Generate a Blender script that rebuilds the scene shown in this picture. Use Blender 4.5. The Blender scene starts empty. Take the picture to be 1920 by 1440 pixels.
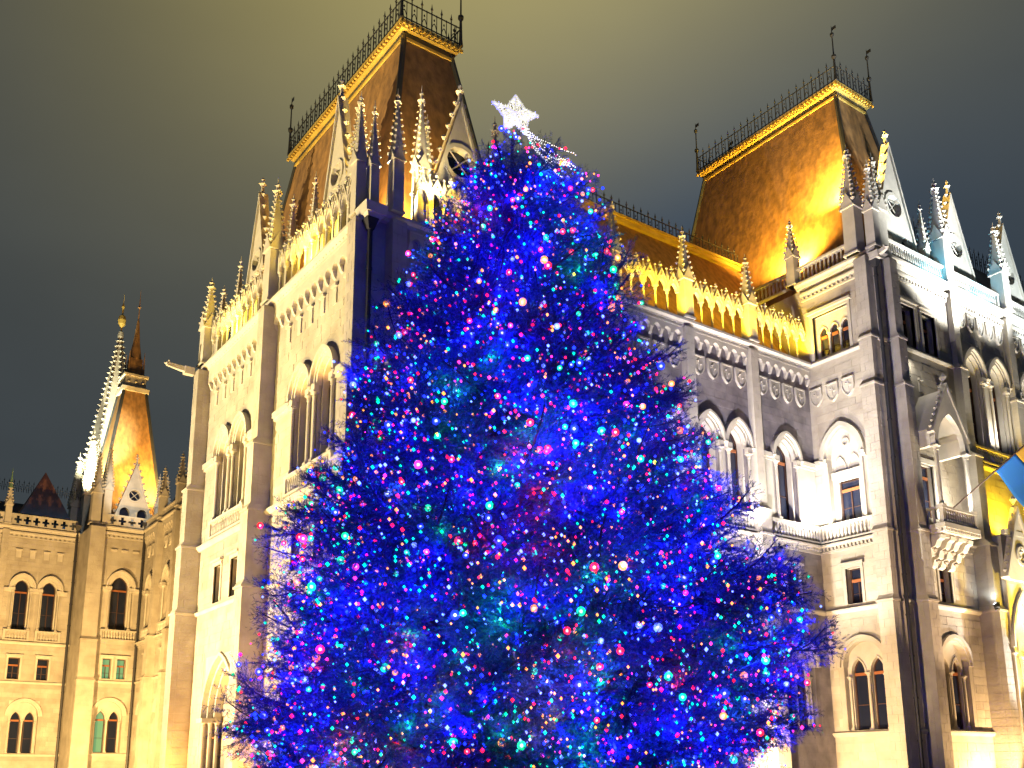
import bpy, math, random
from mathutils import Vector, Matrix
random.seed(7)
R_ = random.Random(11)
S = bpy.context.scene
COL = S.collection
PI = math.pi

# ------------------------------------------------------------------ camera
cam_d = bpy.data.cameras.new("camera"); cam = bpy.data.objects.new("camera", cam_d); COL.objects.link(cam)
cam_d.sensor_width = 36.0; cam_d.lens = 1867.4/1920*36.0
cam_d.shift_x = 0.0; cam_d.shift_y = 308.05/1920
cam_d.clip_start = 0.1; cam_d.clip_end = 3000
def cam_axes(yaw, tilt, roll):
    cy, sy = math.cos(yaw), math.sin(yaw)
    f = Vector((sy*math.cos(tilt), cy*math.cos(tilt), math.sin(tilt)))
    r = Vector((cy, -sy, 0)); u = r.cross(f)
    cr, sr = math.cos(roll), math.sin(roll)
    return cr*r+sr*u, -sr*r+cr*u, f
cr_, cu_, cf_ = cam_axes(math.radians(-54.29898), math.radians(12.85503), math.radians(-0.32056))
CAMP = Vector((0, 0, 1.6))
m = Matrix((cr_, cu_, -cf_)).transposed().to_4x4(); m.translation = CAMP
cam.matrix_world = m
S.camera = cam
def ray(px, py):
    return cr_*((px-960)/1867.4) - cu_*((py-1028.05)/1867.4) + cf_
def unp(px, py, ax, val):
    r = ray(px, py); return CAMP + r*((val-CAMP[ax])/r[ax])

# ------------------------------------------------------------------ night sky lit by the town
W = bpy.data.worlds.new("World"); S.world = W; W.use_nodes = True
nt = W.node_tree; nt.nodes.clear()
def N(t, typ, **kw):
    n = t.nodes.new(typ)
    for k, v in kw.items(): setattr(n, k, v)
    return n
L = nt.links.new
tc = N(nt, 'ShaderNodeTexCoord'); out = N(nt, 'ShaderNodeOutputWorld'); bg = N(nt, 'ShaderNodeBackground')
nrm = N(nt, 'ShaderNodeVectorMath', operation='NORMALIZE'); L(tc.outputs['Generated'], nrm.inputs[0])
def glow(px, py, k):
    d = N(nt, 'ShaderNodeVectorMath', operation='DOT_PRODUCT'); L(nrm.outputs[0], d.inputs[0]); d.inputs[1].default_value = ray(px, py).normalized()
    a = N(nt, 'ShaderNodeMath', operation='MULTIPLY_ADD'); L(d.outputs['Value'], a.inputs[0]); a.inputs[1].default_value = 2*k; a.inputs[2].default_value = -2*k
    e = N(nt, 'ShaderNodeMath', operation='EXPONENT'); L(a.outputs[0], e.inputs[0]); return e.outputs[0]
def scaled(sock, col):
    v = N(nt, 'ShaderNodeVectorMath', operation='SCALE'); v.inputs[0].default_value = col; L(sock, v.inputs['Scale']); return v.outputs[0]
def add(a_, b_):
    v = N(nt, 'ShaderNodeVectorMath', operation='ADD'); L(a_, v.inputs[0]); L(b_, v.inputs[1]); return v.outputs[0]
base_ = N(nt, 'ShaderNodeCombineXYZ'); base_.inputs[0].default_value = .044; base_.inputs[1].default_value = .055; base_.inputs[2].default_value = .064
tot = add(add(base_.outputs[0], scaled(glow(1150, 250, 12), (-.200, -.135, .034))), scaled(glow(1000, -200, 10), (.485, .37, .045)))
mx_ = N(nt, 'ShaderNodeVectorMath', operation='MAXIMUM'); L(tot, mx_.inputs[0]); mx_.inputs[1].default_value = (.03, .035, .04)
# faint streaks of lit cloud
mp_ = N(nt, 'ShaderNodeMapping'); mp_.inputs['Scale'].default_value = (1, 1, 2.5); L(nrm.outputs[0], mp_.inputs['Vector'])
noi = N(nt, 'ShaderNodeTexNoise'); noi.inputs['Scale'].default_value = 2.0; noi.inputs['Detail'].default_value = 4; L(mp_.outputs[0], noi.inputs['Vector'])
nmr = N(nt, 'ShaderNodeMapRange'); L(noi.outputs['Fac'], nmr.inputs[0])
nmr.inputs[1].default_value = .3; nmr.inputs[2].default_value = .7; nmr.inputs[3].default_value = .90; nmr.inputs[4].default_value = 1.10
mul = N(nt, 'ShaderNodeVectorMath', operation='SCALE'); L(mx_.outputs[0], mul.inputs[0]); L(nmr.outputs[0], mul.inputs['Scale'])
L(mul.outputs[0], bg.inputs[0]); bg.inputs[1].default_value = 1.0; L(bg.outputs[0], out.inputs[0])

S.view_settings.view_transform = 'Standard'; S.view_settings.look = 'None'
S.view_settings.exposure = 0.0; S.view_settings.gamma = 1.0
S.cycles.use_denoising = True
S.cycles.max_bounces = 5; S.cycles.diffuse_bounces = 3; S.cycles.glossy_bounces = 2; S.cycles.transmission_bounces = 2
S.cycles.transparent_max_bounces = 6; S.cycles.sample_clamp_indirect = 3.0; S.cycles.caustics_reflective = False
S.cycles.caustics_refractive = False
try: S.cycles.use_light_tree = True
except Exception: pass

# ------------------------------------------------------------------ lamps (floodlights of the place)
def lamp(name, pos, tgt, power, color, angle=70, blend=.6, r=.25):
    d = bpy.data.lights.new(name, 'SPOT'); d.energy = power; d.color = color
    d.spot_size = math.radians(angle); d.spot_blend = blend; d.shadow_soft_size = r
    o = bpy.data.objects.new(name, d); COL.objects.link(o); o.location = pos
    o.rotation_euler = (Vector(tgt)-Vector(pos)).to_track_quat('-Z', 'Y').to_euler()
    return o
WARM = (1, .73, .37); CREAM = (1, .84, .54); ORANGE = (1, .50, .12); SODIUM = (1, .64, .02); COOL = (.80, .93, 1.0); WHITE = (1, .93, .80)
LAMPS = [
 # left pavilion, long front
 ((-60, -16, .6), (-47, 18.2, 17), 175000, (1, .80, .46), 60),
 ((-50, 6, .5), (-47, 18.2, 26), 18000, (1, .72, .30), 100),
 ((-46, 0, .5), (-46, 18.5, 31), 42000, (1, .72, .20), 48),
 ((-44.5, 15, .4), (-46.4, 17.6, 10), 5200, (1, .50, .12), 120), ((-54.4, 15, .4), (-56.6, 17.6, 10), 5200, (1, .50, .12), 120), ((-33.5, 14, .4), (-36, 17.6, 9), 700, (1, .50, .12), 90),
 # left courtyard
 ((-84, 12, .5), (-104, 20, 12), 62000, (1, .62, .22), 110),
 ((-78, 20, .5), (-96, 27, 16), 26000, (1, .60, .20), 100),
 # right tower, lower storeys
 ((-34.6, 40.5, .4), (-34, 48, 8), 8500, (1, .66, .32), 120),
 ((-35.0, 38, .5), (-33.6, 48, 25), 36000, (1, .93, .80), 60),
 ((-28.0, 54.2, .4), (-30.6, 52.0, 7), 6500, (1, .62, .28), 130), ((-22, 53.5, .4), (-29.8, 50.5, 12), 12000, (1, .68, .42), 40),
 ((-26.2, 60.5, .5), (-30.6, 53.5, 26), 26000, (.98, .93, .88), 70),
 # wing, from the ground
 ((-29, 31, .5), (-35.8, 41, 9), 13000, (1, .70, .38), 90),
 ((-27, 31, .5), (-35.8, 43, 22), 42000, (.93, .88, 1.0), 45),
 ((-26, 66, .5), (-30.6, 60, 25), 20000, (.97, .94, .92), 70),
]
for i, (p, t, e, c, a) in enumerate(LAMPS): lamp("flood_lamp", p, t, e, c, a)

# ------------------------------------------------------------------ materials
MATS = {}
def mat(name, col, rough=.8, spec=.3, metal=0, noise=0, scale=1.5, col2=None, bump=0, bscale=12, streak=0, emis=None, es=0, alpha=1):
    m = bpy.data.materials.new(name); m.use_nodes = True; t = m.node_tree; b = t.nodes['Principled BSDF']
    b.inputs['Base Color'].default_value = (*col, 1); b.inputs['Roughness'].default_value = rough
    b.inputs['Specular IOR Level'].default_value = spec; b.inputs['Metallic'].default_value = metal
    l = t.links.new
    g = t.nodes.new('ShaderNodeNewGeometry')
    if noise:
        n = t.nodes.new('ShaderNodeTexNoise'); n.inputs['Scale'].default_value = scale; n.inputs['Detail'].default_value = 6
        if streak:
            mp = t.nodes.new('ShaderNodeMapping'); mp.inputs['Scale'].default_value = (1, 1, streak)
            l(g.outputs['Position'], mp.inputs['Vector']); l(mp.outputs[0], n.inputs['Vector'])
        else: l(g.outputs['Position'], n.inputs['Vector'])
        r = t.nodes.new('ShaderNodeMapRange'); r.inputs[1].default_value = .32; r.inputs[2].default_value = .68
        l(n.outputs['Fac'], r.inputs[0])
        mx = t.nodes.new('ShaderNodeMix'); mx.data_type = 'RGBA'
        c2 = col2 or tuple(c*(1-noise) for c in col)
        mx.inputs[6].default_value = (*col, 1); mx.inputs[7].default_value = (*c2, 1)
        l(r.outputs[0], mx.inputs[0])
        # every block or object a slightly different tone
        oi = t.nodes.new('ShaderNodeObjectInfo'); r2 = t.nodes.new('ShaderNodeMapRange')
        r2.inputs[3].default_value = .86; r2.inputs[4].default_value = 1.08
        l(oi.outputs['Random'], r2.inputs[0])
        sc = t.nodes.new('ShaderNodeVectorMath'); sc.operation = 'SCALE'
        l(mx.outputs[2], sc.inputs[0]); l(r2.outputs[0], sc.inputs['Scale'])
        l(sc.outputs[0], b.inputs['Base Color'])
    if bump:
        n2 = t.nodes.new('ShaderNodeTexNoise'); n2.inputs['Scale'].default_value = bscale; n2.inputs['Detail'].default_value = 5
        l(g.outputs['Position'], n2.inputs['Vector'])
        bp = t.nodes.new('ShaderNodeBump'); bp.inputs['Strength'].default_value = bump; bp.inputs['Distance'].default_value = .05
        l(n2.outputs['Fac'], bp.inputs['Height']); l(bp.outputs[0], b.inputs['Normal'])
    if emis:
        b.inputs['Emission Color'].default_value = (*emis, 1); b.inputs['Emission Strength'].default_value = es
    MATS[name] = m; return m
STONE = mat('limestone', (.50, .46, .38), .85, .2, noise=.3, scale=.8, col2=(.36, .32, .26), bump=.35, bscale=7)
TRIM = mat('dressed_limestone', (.56, .52, .44), .8, .2, noise=.2, scale=1.3, bump=.2, bscale=10)
DSTONE = mat('dark_limestone', (.33, .30, .30), .9, .15, noise=.4, scale=.9, col2=(.17, .155, .165), bump=.4, bscale=6)  # darker, greyer limestone for the wing wall
ROOF = mat('brown_roof', (.40, .22, .08), .6, .3, noise=.5, scale=2.6, col2=(.20, .115, .05), bump=.45, bscale=2.2, streak=.5)
PINKROOF = mat('red_tile_roof', (.32, .15, .12), .75, .2, noise=.3, scale=1.0)
LEAD = mat('dark_lead', (.05, .055, .06), .5, .5, noise=.3)
GOLD = mat('gilded_crown', (.62, .44, .10), .5, .5, noise=.3, scale=.8, col2=(.45, .30, .06))
IRON = mat('black_iron', (.02, .022, .025), .5, .5)
WOOD = mat('dark_brown_window_wood', (.075, .035, .022), .55, .4, noise=.3)
TRANS = mat('orange_brown_transom', (.34, .12, .045), .6, .3, noise=.2)
GLASS = mat('dark_window_glass', (.012, .016, .035), .08, .6, bump=.06, bscale=1.5)
LITGLASS = mat('green_lit_window', (.05, .1, .06), .1, .5, emis=(.22, .55, .26), es=.55)
COPPER = mat('green_copper', (.16, .30, .2), .6, .4, noise=.3)
PIPE = mat('dark_drainpipe', (.03, .03, .035), .5, .5)
PAVE = mat('square_paving', (.16, .15, .14), .7, .3, noise=.3, bump=.2)

# ------------------------------------------------------------------ building helpers
WM = {}                                      # world matrix of each object by name
def link(o, parent, world):
    COL.objects.link(o); WM[o.name] = world
    if parent is not None:
        o.parent = parent; o.matrix_basis = WM[parent.name].inverted() @ world
    else: o.matrix_basis = world
    return o
def thing(name, label, cat, loc=(0, 0, 0), group=None):
    o = bpy.data.objects.new(name, None); o.empty_display_size = .1
    link(o, None, Matrix.Translation(loc))
    o['label'] = label; o['category'] = cat
    if group: o['group'] = group
    return o
def FA(y): return Matrix.Translation((0, y, 0))                                       # long fronts facing -Y: u = x
def FB(x): return Matrix.Translation((x, 0, 0)) @ Matrix.Rotation(PI/2, 4, 'Z')      # fronts facing +X: u = y
I4 = Matrix.Identity(4)
class MB:
    """collects shapes in facade coordinates: u along the wall, d out of the wall, z up"""
    def __init__(s): s.v = []; s.f = []
    def q(s, pts, faces):
        b = len(s.v); s.v += pts; s.f += [tuple(b+i for i in f) for f in faces]
    def box(s, u0, u1, d0, d1, z0, z1):
        y0, y1 = -d1, -d0
        s.q([(u0, y0, z0), (u1, y0, z0), (u1, y1, z0), (u0, y1, z0), (u0, y0, z1), (u1, y0, z1), (u1, y1, z1), (u0, y1, z1)],
            [(0, 3, 2, 1), (4, 5, 6, 7), (0, 1, 5, 4), (1, 2, 6, 5), (2, 3, 7, 6), (3, 0, 4, 7)])
    def frus(s, u, d, z0, z1, a0, a1, b0=None, b1=None):
        b0 = a0 if b0 is None else b0; b1 = a1 if b1 is None else b1
        p = []
        for z, a, b in ((z0, a0, b0), (z1, a1, b1)):
            p += [(u-a, -d-b, z), (u+a, -d-b, z), (u+a, -d+b, z), (u-a, -d+b, z)]
        s.q(p, [(0, 3, 2, 1), (4, 5, 6, 7), (0, 1, 5, 4), (1, 2, 6, 5), (2, 3, 7, 6), (3, 0, 4, 7)])
    def prism(s, poly, d0, d1):
        n = len(poly)
        s.q([(u, -d1, z) for u, z in poly]+[(u, -d0, z) for u, z in poly],
            [tuple(range(n)), tuple(range(2*n-1, n-1, -1))]+[(i, n+i, n+(i+1) % n, (i+1) % n) for i in range(n)])
    def sideprism(s, poly, u0, u1):        # poly in (d, z), extruded along u
        n = len(poly)
        s.q([(u0, -d, z) for d, z in poly]+[(u1, -d, z) for d, z in poly],
            [tuple(range(n)), tuple(range(2*n-1, n-1, -1))]+[(i, n+i, n+(i+1) % n, (i+1) % n) for i in range(n)])
    def strip(s, inn, outr, d0, d1):        # band between two polylines
        n = len(inn); p = []
        for (a, b), (c, e) in zip(inn, outr): p += [(a, -d1, b), (c, -d1, e), (c, -d0, e), (a, -d0, b)]
        f = [(0, 1, 2, 3), (4*n-1, 4*n-2, 4*n-3, 4*n-4)]
        for i in range(n-1):
            for k in range(4): f.append((4*i+k, 4*i+(k+1) % 4, 4*i+4+(k+1) % 4, 4*i+4+k))
        s.q(p, f)
    def lathe(s, u, d, prof, n=8):          # prof: list of (r, z)
        p = []; f = []
        for r, z in prof:
            for k in range(n):
                a = 2*PI*k/n; p.append((u+r*math.cos(a), -d+r*math.sin(a), z))
        for i in range(len(prof)-1):
            for k in range(n):
                f.append((i*n+k, i*n+(k+1) % n, (i+1)*n+(k+1) % n, (i+1)*n+k))
        f.append(tuple(range(n-1, -1, -1))); f.append(tuple((len(prof)-1)*n+k for k in range(n)))
        s.q(p, f)
    def octa(s, u, d, z, r, rz=None):
        rz = rz or r
        s.q([(u-r, -d, z), (u, -d-r, z), (u+r, -d, z), (u, -d+r, z), (u, -d, z-rz), (u, -d, z+rz)],
            [(0, 1, 5), (1, 2, 5), (2, 3, 5), (3, 0, 5), (1, 0, 4), (2, 1, 4), (3, 2, 4), (0, 3, 4)])
    def rod(s, a, b, r, n=5):
        a = Vector(a); b = Vector(b); w = (b-a)
        if w.length < 1e-6: return
        w.normalize(); x = w.orthogonal().normalized(); y = w.cross(x); p = []
        for c in (a, b):
            for k in range(n):
                t = 2*PI*k/n; q = c+x*(r*math.cos(t))+y*(r*math.sin(t)); p.append(tuple(q))
        s.q(p, [tuple(range(n-1, -1, -1)), tuple(range(n, 2*n))]+[(k, (k+1) % n, n+(k+1) % n, n+k) for k in range(n)])
    def mesh(s, name, m):
        me = bpy.data.meshes.new(name); me.from_pydata(s.v, [], s.f); me.materials.append(m); me.update(); return me
    def obj(s, name, m, parent, fr=I4, kind=None):
        if not s.v: return None
        o = bpy.data.objects.new(name, s.mesh(name, m)); link(o, parent, fr)
        if kind: o['kind'] = kind
        return o
def place(name, me, parent, fr, u=0, d=0, z=0, rot=0, sc=(1, 1, 1), kind=None):
    o = bpy.data.objects.new(name, me)
    w = fr @ Matrix.Translation((u, -d, z)) @ Matrix.Rotation(rot, 4, 'Z') @ Matrix.Diagonal((*sc, 1))
    link(o, parent, w)
    if kind: o['kind'] = kind
    return o

def arch_pts(uc, zs, hw, h, n=7):
    """round-headed or slightly pointed arch, left spring to right spring"""
    if h <= hw*1.001:
        return [(uc-hw*math.cos(PI*i/(2*n)), zs+h*math.sin(PI*i/(2*n))) for i in range(2*n+1)]
    R = (hw*hw+h*h)/(2*hw); cx = uc-hw+R; a1 = math.acos((R-hw)/R)
    left = [(cx-R*math.cos(a1*i/n), zs+R*math.sin(a1*i/n)) for i in range(n+1)]
    return left+[(2*uc-u, z) for u, z in reversed(left[:-1])]
def sub_iv(u0, u1, cuts):
    segs = [(u0, u1)]
    for a, b in cuts:
        ns = []
        for s0, s1 in segs:
            if b <= s0 or a >= s1: ns.append((s0, s1)); continue
            if a > s0: ns.append((s0, a))
            if b < s1: ns.append((b, s1))
        segs = ns
    return [(a, b) for a, b in segs if b-a > 1e-4]

class Facade:
    def __init__(s, fr, thing_, u0, u1, z0, z1, thick=.9, wm=None, stones=True, stone_zone=None):
        s.fr, s.t, s.u0, s.u1, s.z0, s.z1, s.th = fr, thing_, u0, u1, z0, z1, thick
        s.wm = wm or STONE; s.op = []; s.keep = []; s.trim = MB(); s.stones = stones; s.zone = stone_zone
    def opening(s, a, b, z0, z1): s.op.append((a, b, z0, z1))
    def noashlar(s, a, b, z0, z1): s.keep.append((a, b, z0, z1))
    def bands(s, t=None):
        zs = sorted({s.z0, s.z1} | {z for o in s.op for z in o[2:] if s.z0 < z < s.z1})
        w = MB()
        for z0, z1 in zip(zs, zs[1:]):
            zm = (z0+z1)/2; cuts = [(a, b) for a, b, c, e in s.op if c < zm < e]
            for a, b in sub_iv(s.u0, s.u1, cuts): w.box(a, b, -s.th, 0, z0, z1)
        return w
    def finish(s, budget=0, ch=.46, bl=(.75, 1.25), loose=True):
        s.bands().obj('wall', s.wm, s.t, s.fr)
        s.trim.obj('stone_trim', TRIM, s.t, s.fr)
        if not s.stones: return
        cutr = s.op+s.keep; blocks = []
        z = s.z0; 
        while z < s.z1-.2:
            h = min(ch, s.z1-z)
            cuts = sorted((a, b) for a, b, c, e in cutr if not (z+h <= c+.01 or z >= e-.01))
            u = s.u0-R_.random()*.8; edges = [s.u0]
            while u < s.u1:
                u += R_.uniform(*bl)
                if s.u0+.25 < u < s.u1-.25: edges.append(u)
            edges.append(s.u1)
            for a, b in zip(edges, edges[1:]):
                for c, e in sub_iv(a, b, cuts):
                    if e-c > .08: blocks.append((c, e, z, z+h, R_.uniform(.008, .022)))
            z += h
        g = .012
        rest = MB(); n = 0
        if s.zone: blocks.sort(key=lambda k: 0 if s.zone[0] <= k[0] and k[1] <= s.zone[1] and s.zone[2] <= k[2] <= s.zone[3] else 1)
        for (a, b, c, e, p) in blocks:
            if n < budget:
                q = MB(); q.box(a+g-(a+b)/2, b-g-(a+b)/2, -.03, p, g, e-c-g)
                place('stone', q.mesh('stone', s.wm), s.t, s.fr, (a+b)/2, 0, c); n += 1
            else: rest.box(a+g, b-g, -.03, p, c+g, e-g)
        rest.obj('stonework', s.wm, s.t, s.fr, 'stuff')

CACHE = {}
def cached(key, fn, m):
    if key not in CACHE:
        b = MB(); fn(b); CACHE[key] = b.mesh(key if isinstance(key, str) else key[0], m)
    return CACHE[key]

# --- repeated pieces
def m_column(h, r):
    def f(b):
        b.frus(0, 0, 0, .12, r*1.6, r*1.6); b.lathe(0, 0, [(r*1.5, .12), (r*1.2, .2), (r, .24), (r*.94, h-.32), (r*1.25, h-.30), (r*1.05, h-.26), (r*1.3, h-.16), (r*1.75, h-.08)], 10)
        b.frus(0, 0, h-.08, h, r*1.8, r*1.8)
    return cached(('column', h, r), f, TRIM)
def m_baluster(h=.72):
    return cached(('baluster', h), lambda b: b.lathe(0, 0, [(.075, 0), (.075, .06), (.045, .10), (.085, h*.4), (.045, h*.78), (.05, h*.84), (.075, h*.92), (.075, h)], 8), TRIM)
def m_corbel():
    def f(b):
        b.sideprism([(0, 0), (.10, .06), (.16, .22), (.34, .30), (.34, .42), (0, .42)], -.09, .09)
    return cached('corbel', f, TRIM)
def m_shield():
    def f(b):
        w = .36
        b.prism([(-w, .0), (-w, -.42), (-w*.8, -.68), (-w*.42, -.90), (0, -1.0), (w*.42, -.90), (w*.8, -.68), (w, -.42), (w, 0)], .02, .11)
        b.strip([(-w, -.04), (-w, -.42), (-w*.8, -.68), (-w*.42, -.90), (0, -1.0), (w*.42, -.90), (w*.8, -.68), (w, -.42), (w, -.04)],
                [(-w-.07, 0), (-w-.07, -.44), (-w*.85-.06, -.73), (-w*.45-.04, -.97), (0, -1.08), (w*.45+.04, -.97), (w*.85+.06, -.73), (w+.07, -.44), (w+.07, 0)], .02, .17)
        b.box(-w-.07, w+.07, .02, .17, 0, .09)
        b.octa(-.1, .11, -.28, .10); b.octa(.12, .11, -.45, .09); b.box(-.05, .05, .1, .15, -.75, -.15); b.box(-.22, .22, .1, .14, -.42, -.34)
    return cached('shield', f, TRIM)
def crocketed_edge(b, p0, p1, n, size, d, nx):
    for i in range(n):
        t = (i+.6)/n; u = p0[0]+(p1[0]-p0[0])*t; z = p0[1]+(p1[1]-p0[1])*t
        b.octa(u+nx*size*.7, d, z+size*.5, size*.75, size*.9)
def m_gallery():
    """one bay of the open gallery: column, pointed arch, crocketed gable with finial (width .8)"""
    def f(b):
        w = .4; d0, d1 = -.10, .10
        for su in (-w,):
            b.frus(su, 0, 0, .14, .10, .10); b.lathe(su, 0, [(.085, .14), (.055, .22), (.052, 1.22), (.09, 1.26), (.07, 1.30), (.12, 1.44)], 8); b.frus(su, 0, 1.44, 1.52, .125, .125)
        inn = arch_pts(0, 1.52, .27, .46, 4)
        outr = [(-.40, 1.52), (-.395, 1.72), (-.33, 1.90), (-.2, 2.10), (0, 2.32), (.2, 2.10), (.33, 1.90), (.395, 1.72), (.40, 1.52)]
        b.strip(inn, outr, d0, d1)
        b.prism([(-.33, 1.98), (.33, 1.98), (0, 2.5)], d0+.04, d1-.03); b.octa(0, -.0, 2.14, .12, .12); b.octa(0, .12, 2.14, .09)
        # gable moulding
        b.strip([(-.33, 1.80), (0, 2.48), (.33, 1.80)], [(-.40, 1.84), (0, 2.64), (.40, 1.84)], d0-.03, d1+.05)
        crocketed_edge(b, (-.40, 1.84), (0, 2.64), 3, .10, 0, -1); crocketed_edge(b, (.40, 1.84), (0, 2.64), 3, .10, 0, 1)
        b.frus(0, 0, 2.6, 2.82, .035, .03); b.octa(0, 0, 2.82, .14, .09); b.octa(0, 0, 2.98, .08, .11)
        b.frus(-w, .06, 1.52, 2.25, .075, .07); b.frus(-w, .06, 2.25, 2.7, .09, .01); b.octa(-w, .06, 2.72, .08, .09)
    return cached('gallery_arch', f, TRIM)
def m_pinnacle(h, w, m=None):
    """square shaft with gablets, crocketed spirelet and finial; total height h, half width w"""
    def f(b):
        sh = h*.42; b.frus(0, 0, 0, sh, w, w*.96); b.frus(0, 0, 0, .12, w*1.2, w*1.2)
        b.frus(0, 0, sh, sh+.10, w*1.22, w*1.22)
        g = w*1.1; gh = w*2.2
        for k in range(4):
            c, s_ = [(1, 0), (0, 1), (-1, 0), (0, -1)][k]
            pts = []
            for dd in (w*.95, w*1.18):
                for uu, zz in ((-g, sh+.1), (g, sh+.1), (0, sh+.1+gh)): pts.append((c*dd - s_*uu, s_*dd + c*uu, zz))
            b.q(pts, [(0, 1, 2), (5, 4, 3), (0, 3, 4, 1), (1, 4, 5, 2), (2, 5, 3, 0)])
        z0 = sh+.1; top = h*.93
        b.frus(0, 0, z0, top, w*.92, w*.10)
        nk = max(4, int((top-z0)/.32))
        for i in range(1, nk):
            t = (i+.2)/nk; a = w*(.92*(1-t)+.10*t); z = z0+(top-z0)*t; r = w*.40*(1-.45*t)
            for sx, sy in ((1, 1), (1, -1), (-1, 1), (-1, -1)): b.octa(sx*(a+r*.5), sy*(a+r*.5), z, r, r*1.1)
        b.octa(0, 0, top-.05, w*.80, w*.42); b.frus(0, 0, top, h*.975, w*.16, w*.12); b.octa(0, 0, h*.975, w*.45, w*.45); b.frus(0, 0, h*.98, h*1.04, w*.08, .01)
    return cached(('pinnacle', round(h, 2), round(w, 2), (m or TRIM).name), f, m or TRIM)
def m_crest():
    """one post of the iron roof cresting, .62 wide"""
    def f(b):
        b.frus(0, 0, 0, 1.35, .028, .022); b.octa(0, 0, 1.42, .09, .10); b.frus(0, 0, 1.45, 1.75, .03, .004)
        b.frus(.31, 0, 0, 1.05, .02, .016); b.octa(.31, 0, 1.1, .06, .12)
        b.strip([(.03, .30), (.10, .50), (.155, .56), (.21, .50), (.28, .30)], [(.0, .30), (.08, .54), (.155, .62), (.23, .54), (.31, .30)], -.015, .015)
        b.octa(.155, 0, .80, .06, .10)
    return cached('cresting_post', f, IRON)

def window_pane(fac, a, b, z0, z1, d, arched=None, lit=False, transom=None, mull=True, parent=None):
    """wooden frame with its glass; arched = (spring, rise)"""
    fr = MB(); t = .07; uc = (a+b)/2
    if arched:
        zs, h = arched
        o_ = [(a, z0)]+arch_pts(uc, zs, (b-a)/2, h, 5)+[(b, z0)]
        i_ = [(a+t, z0)]+arch_pts(uc, zs, (b-a)/2-t, h-t, 5)+[(b-t, z0)]
        fr.strip(i_, o_, d, d+.08); top = zs+h
        poly = [(a, z0), (b, z0)]+[(u, z) for u, z in reversed(arch_pts(uc, zs, (b-a)/2, h, 5))]
    else:
        fr.box(a, a+t, d, d+.08, z0, z1); fr.box(b-t, b, d, d+.08, z0, z1); fr.box(a+t, b-t, d, d+.08, z1-t, z1); top = z1
        poly = [(a, z0), (b, z0), (b, z1), (a, z1)]
    fr.box(a+t, b-t, d, d+.08, z0, z0+t)
    tz = transom if transom else z0+(top-z0)*.66
    tb_ = MB(); tb_.box(a+t, b-t, d, d+.11, tz-.08, tz+.08)
    if mull: fr.box(uc-.035, uc+.035, d, d+.085, z0+t, tz-.07)
    fr.box(a+t, b-t, d+.01, d+.05, z0+(tz-z0)*.45-.02, z0+(tz-z0)*.45+.02)
    w = fr.obj('window', WOOD, fac.t, fac.fr); tb_.obj('transom', TRANS, w, fac.fr)
    g = MB(); g.prism(poly, d-.03, d+.02); g.obj('pane', LITGLASS if lit else GLASS, w, fac.fr)
    return w

def arch_fill(B, a, b, zs, zt, uc, hw, h, d0, d1):
    """masonry of a rectangular opening above an arch"""
    pts = arch_pts(uc, zs, hw, h, 6); k = len(pts)//2
    B.prism([(a, zs)]+pts[:k+1]+[(uc, zt), (a, zt)], d0, d1)
    B.prism([(b, zs), (b, zt), (uc, zt)]+pts[k:], d0, d1)

def main_window(F, uc, hw=.85, zb=15.75, zs=19.55, h=1.15, hood=.42, trans=None, d=-.62, lit=False, band=True):
    zt = zs+h+.12
    F.opening(uc-hw-.02, uc+hw+.02, zb, zt)
    T = F.trim
    arch_fill(T, uc-hw-.02, uc+hw+.02, zs, zt, uc, hw, h, -F.th, -.004)
    # three orders of moulding
    a0 = arch_pts(uc, zs, hw, h, 8); a1 = arch_pts(uc, zs, hw+.17, h+.17, 8); a2 = arch_pts(uc, zs, hw+hood*.75, h+hood*.75, 8); a3 = arch_pts(uc, zs, hw+hood*1.15, h+hood*1.15, 8)
    T.strip(a0, a1, -.25, .07); T.strip(a1, a2, -.10, .14); T.strip(a2, a3, -.02, .30)
    ai = arch_pts(uc, zs, hw-.13, h-.13, 8); T.strip(ai, a0, -.5, -.18)
    for s in (-1, 1):
        T.box(min(uc+s*hw, uc+s*(hw-.13)), max(uc+s*hw, uc+s*(hw-.13)), -.5, -.18, zb, zs)
        T.octa(uc+s*(hw+hood*.98), .26, zs-.05, .13, .16)
        place('column', m_column(round(zs-.32-zb, 2), .09), F.t, F.fr, uc+s*(hw+.10), .10, zb)
        T.box(uc+s*(hw+.10)-.2, uc+s*(hw+.10)+.2, 0, .24, zs-.32, zs-.02)
    F.noashlar(uc-hw-hood, uc+hw+hood, zb, zs); F.noashlar(uc-hw-hood, uc+hw+hood, zs, zs+h+hood*1.2)
    window_pane(F, uc-hw+.13, uc+hw-.13, zb, zt, d, (zs, h-.13), lit, trans or zs-.1)
def impost(F, a, b, z0=19.2, z1=19.62, gaps=()):
    for s0, s1 in sub_iv(a, b, gaps):
        F.trim.box(s0, s1, 0, .22, z0+.14, z1); F.trim.box(s0, s1, 0, .12, z0, z0+.14)
        F.noashlar(s0, s1, z0, z1)
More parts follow.
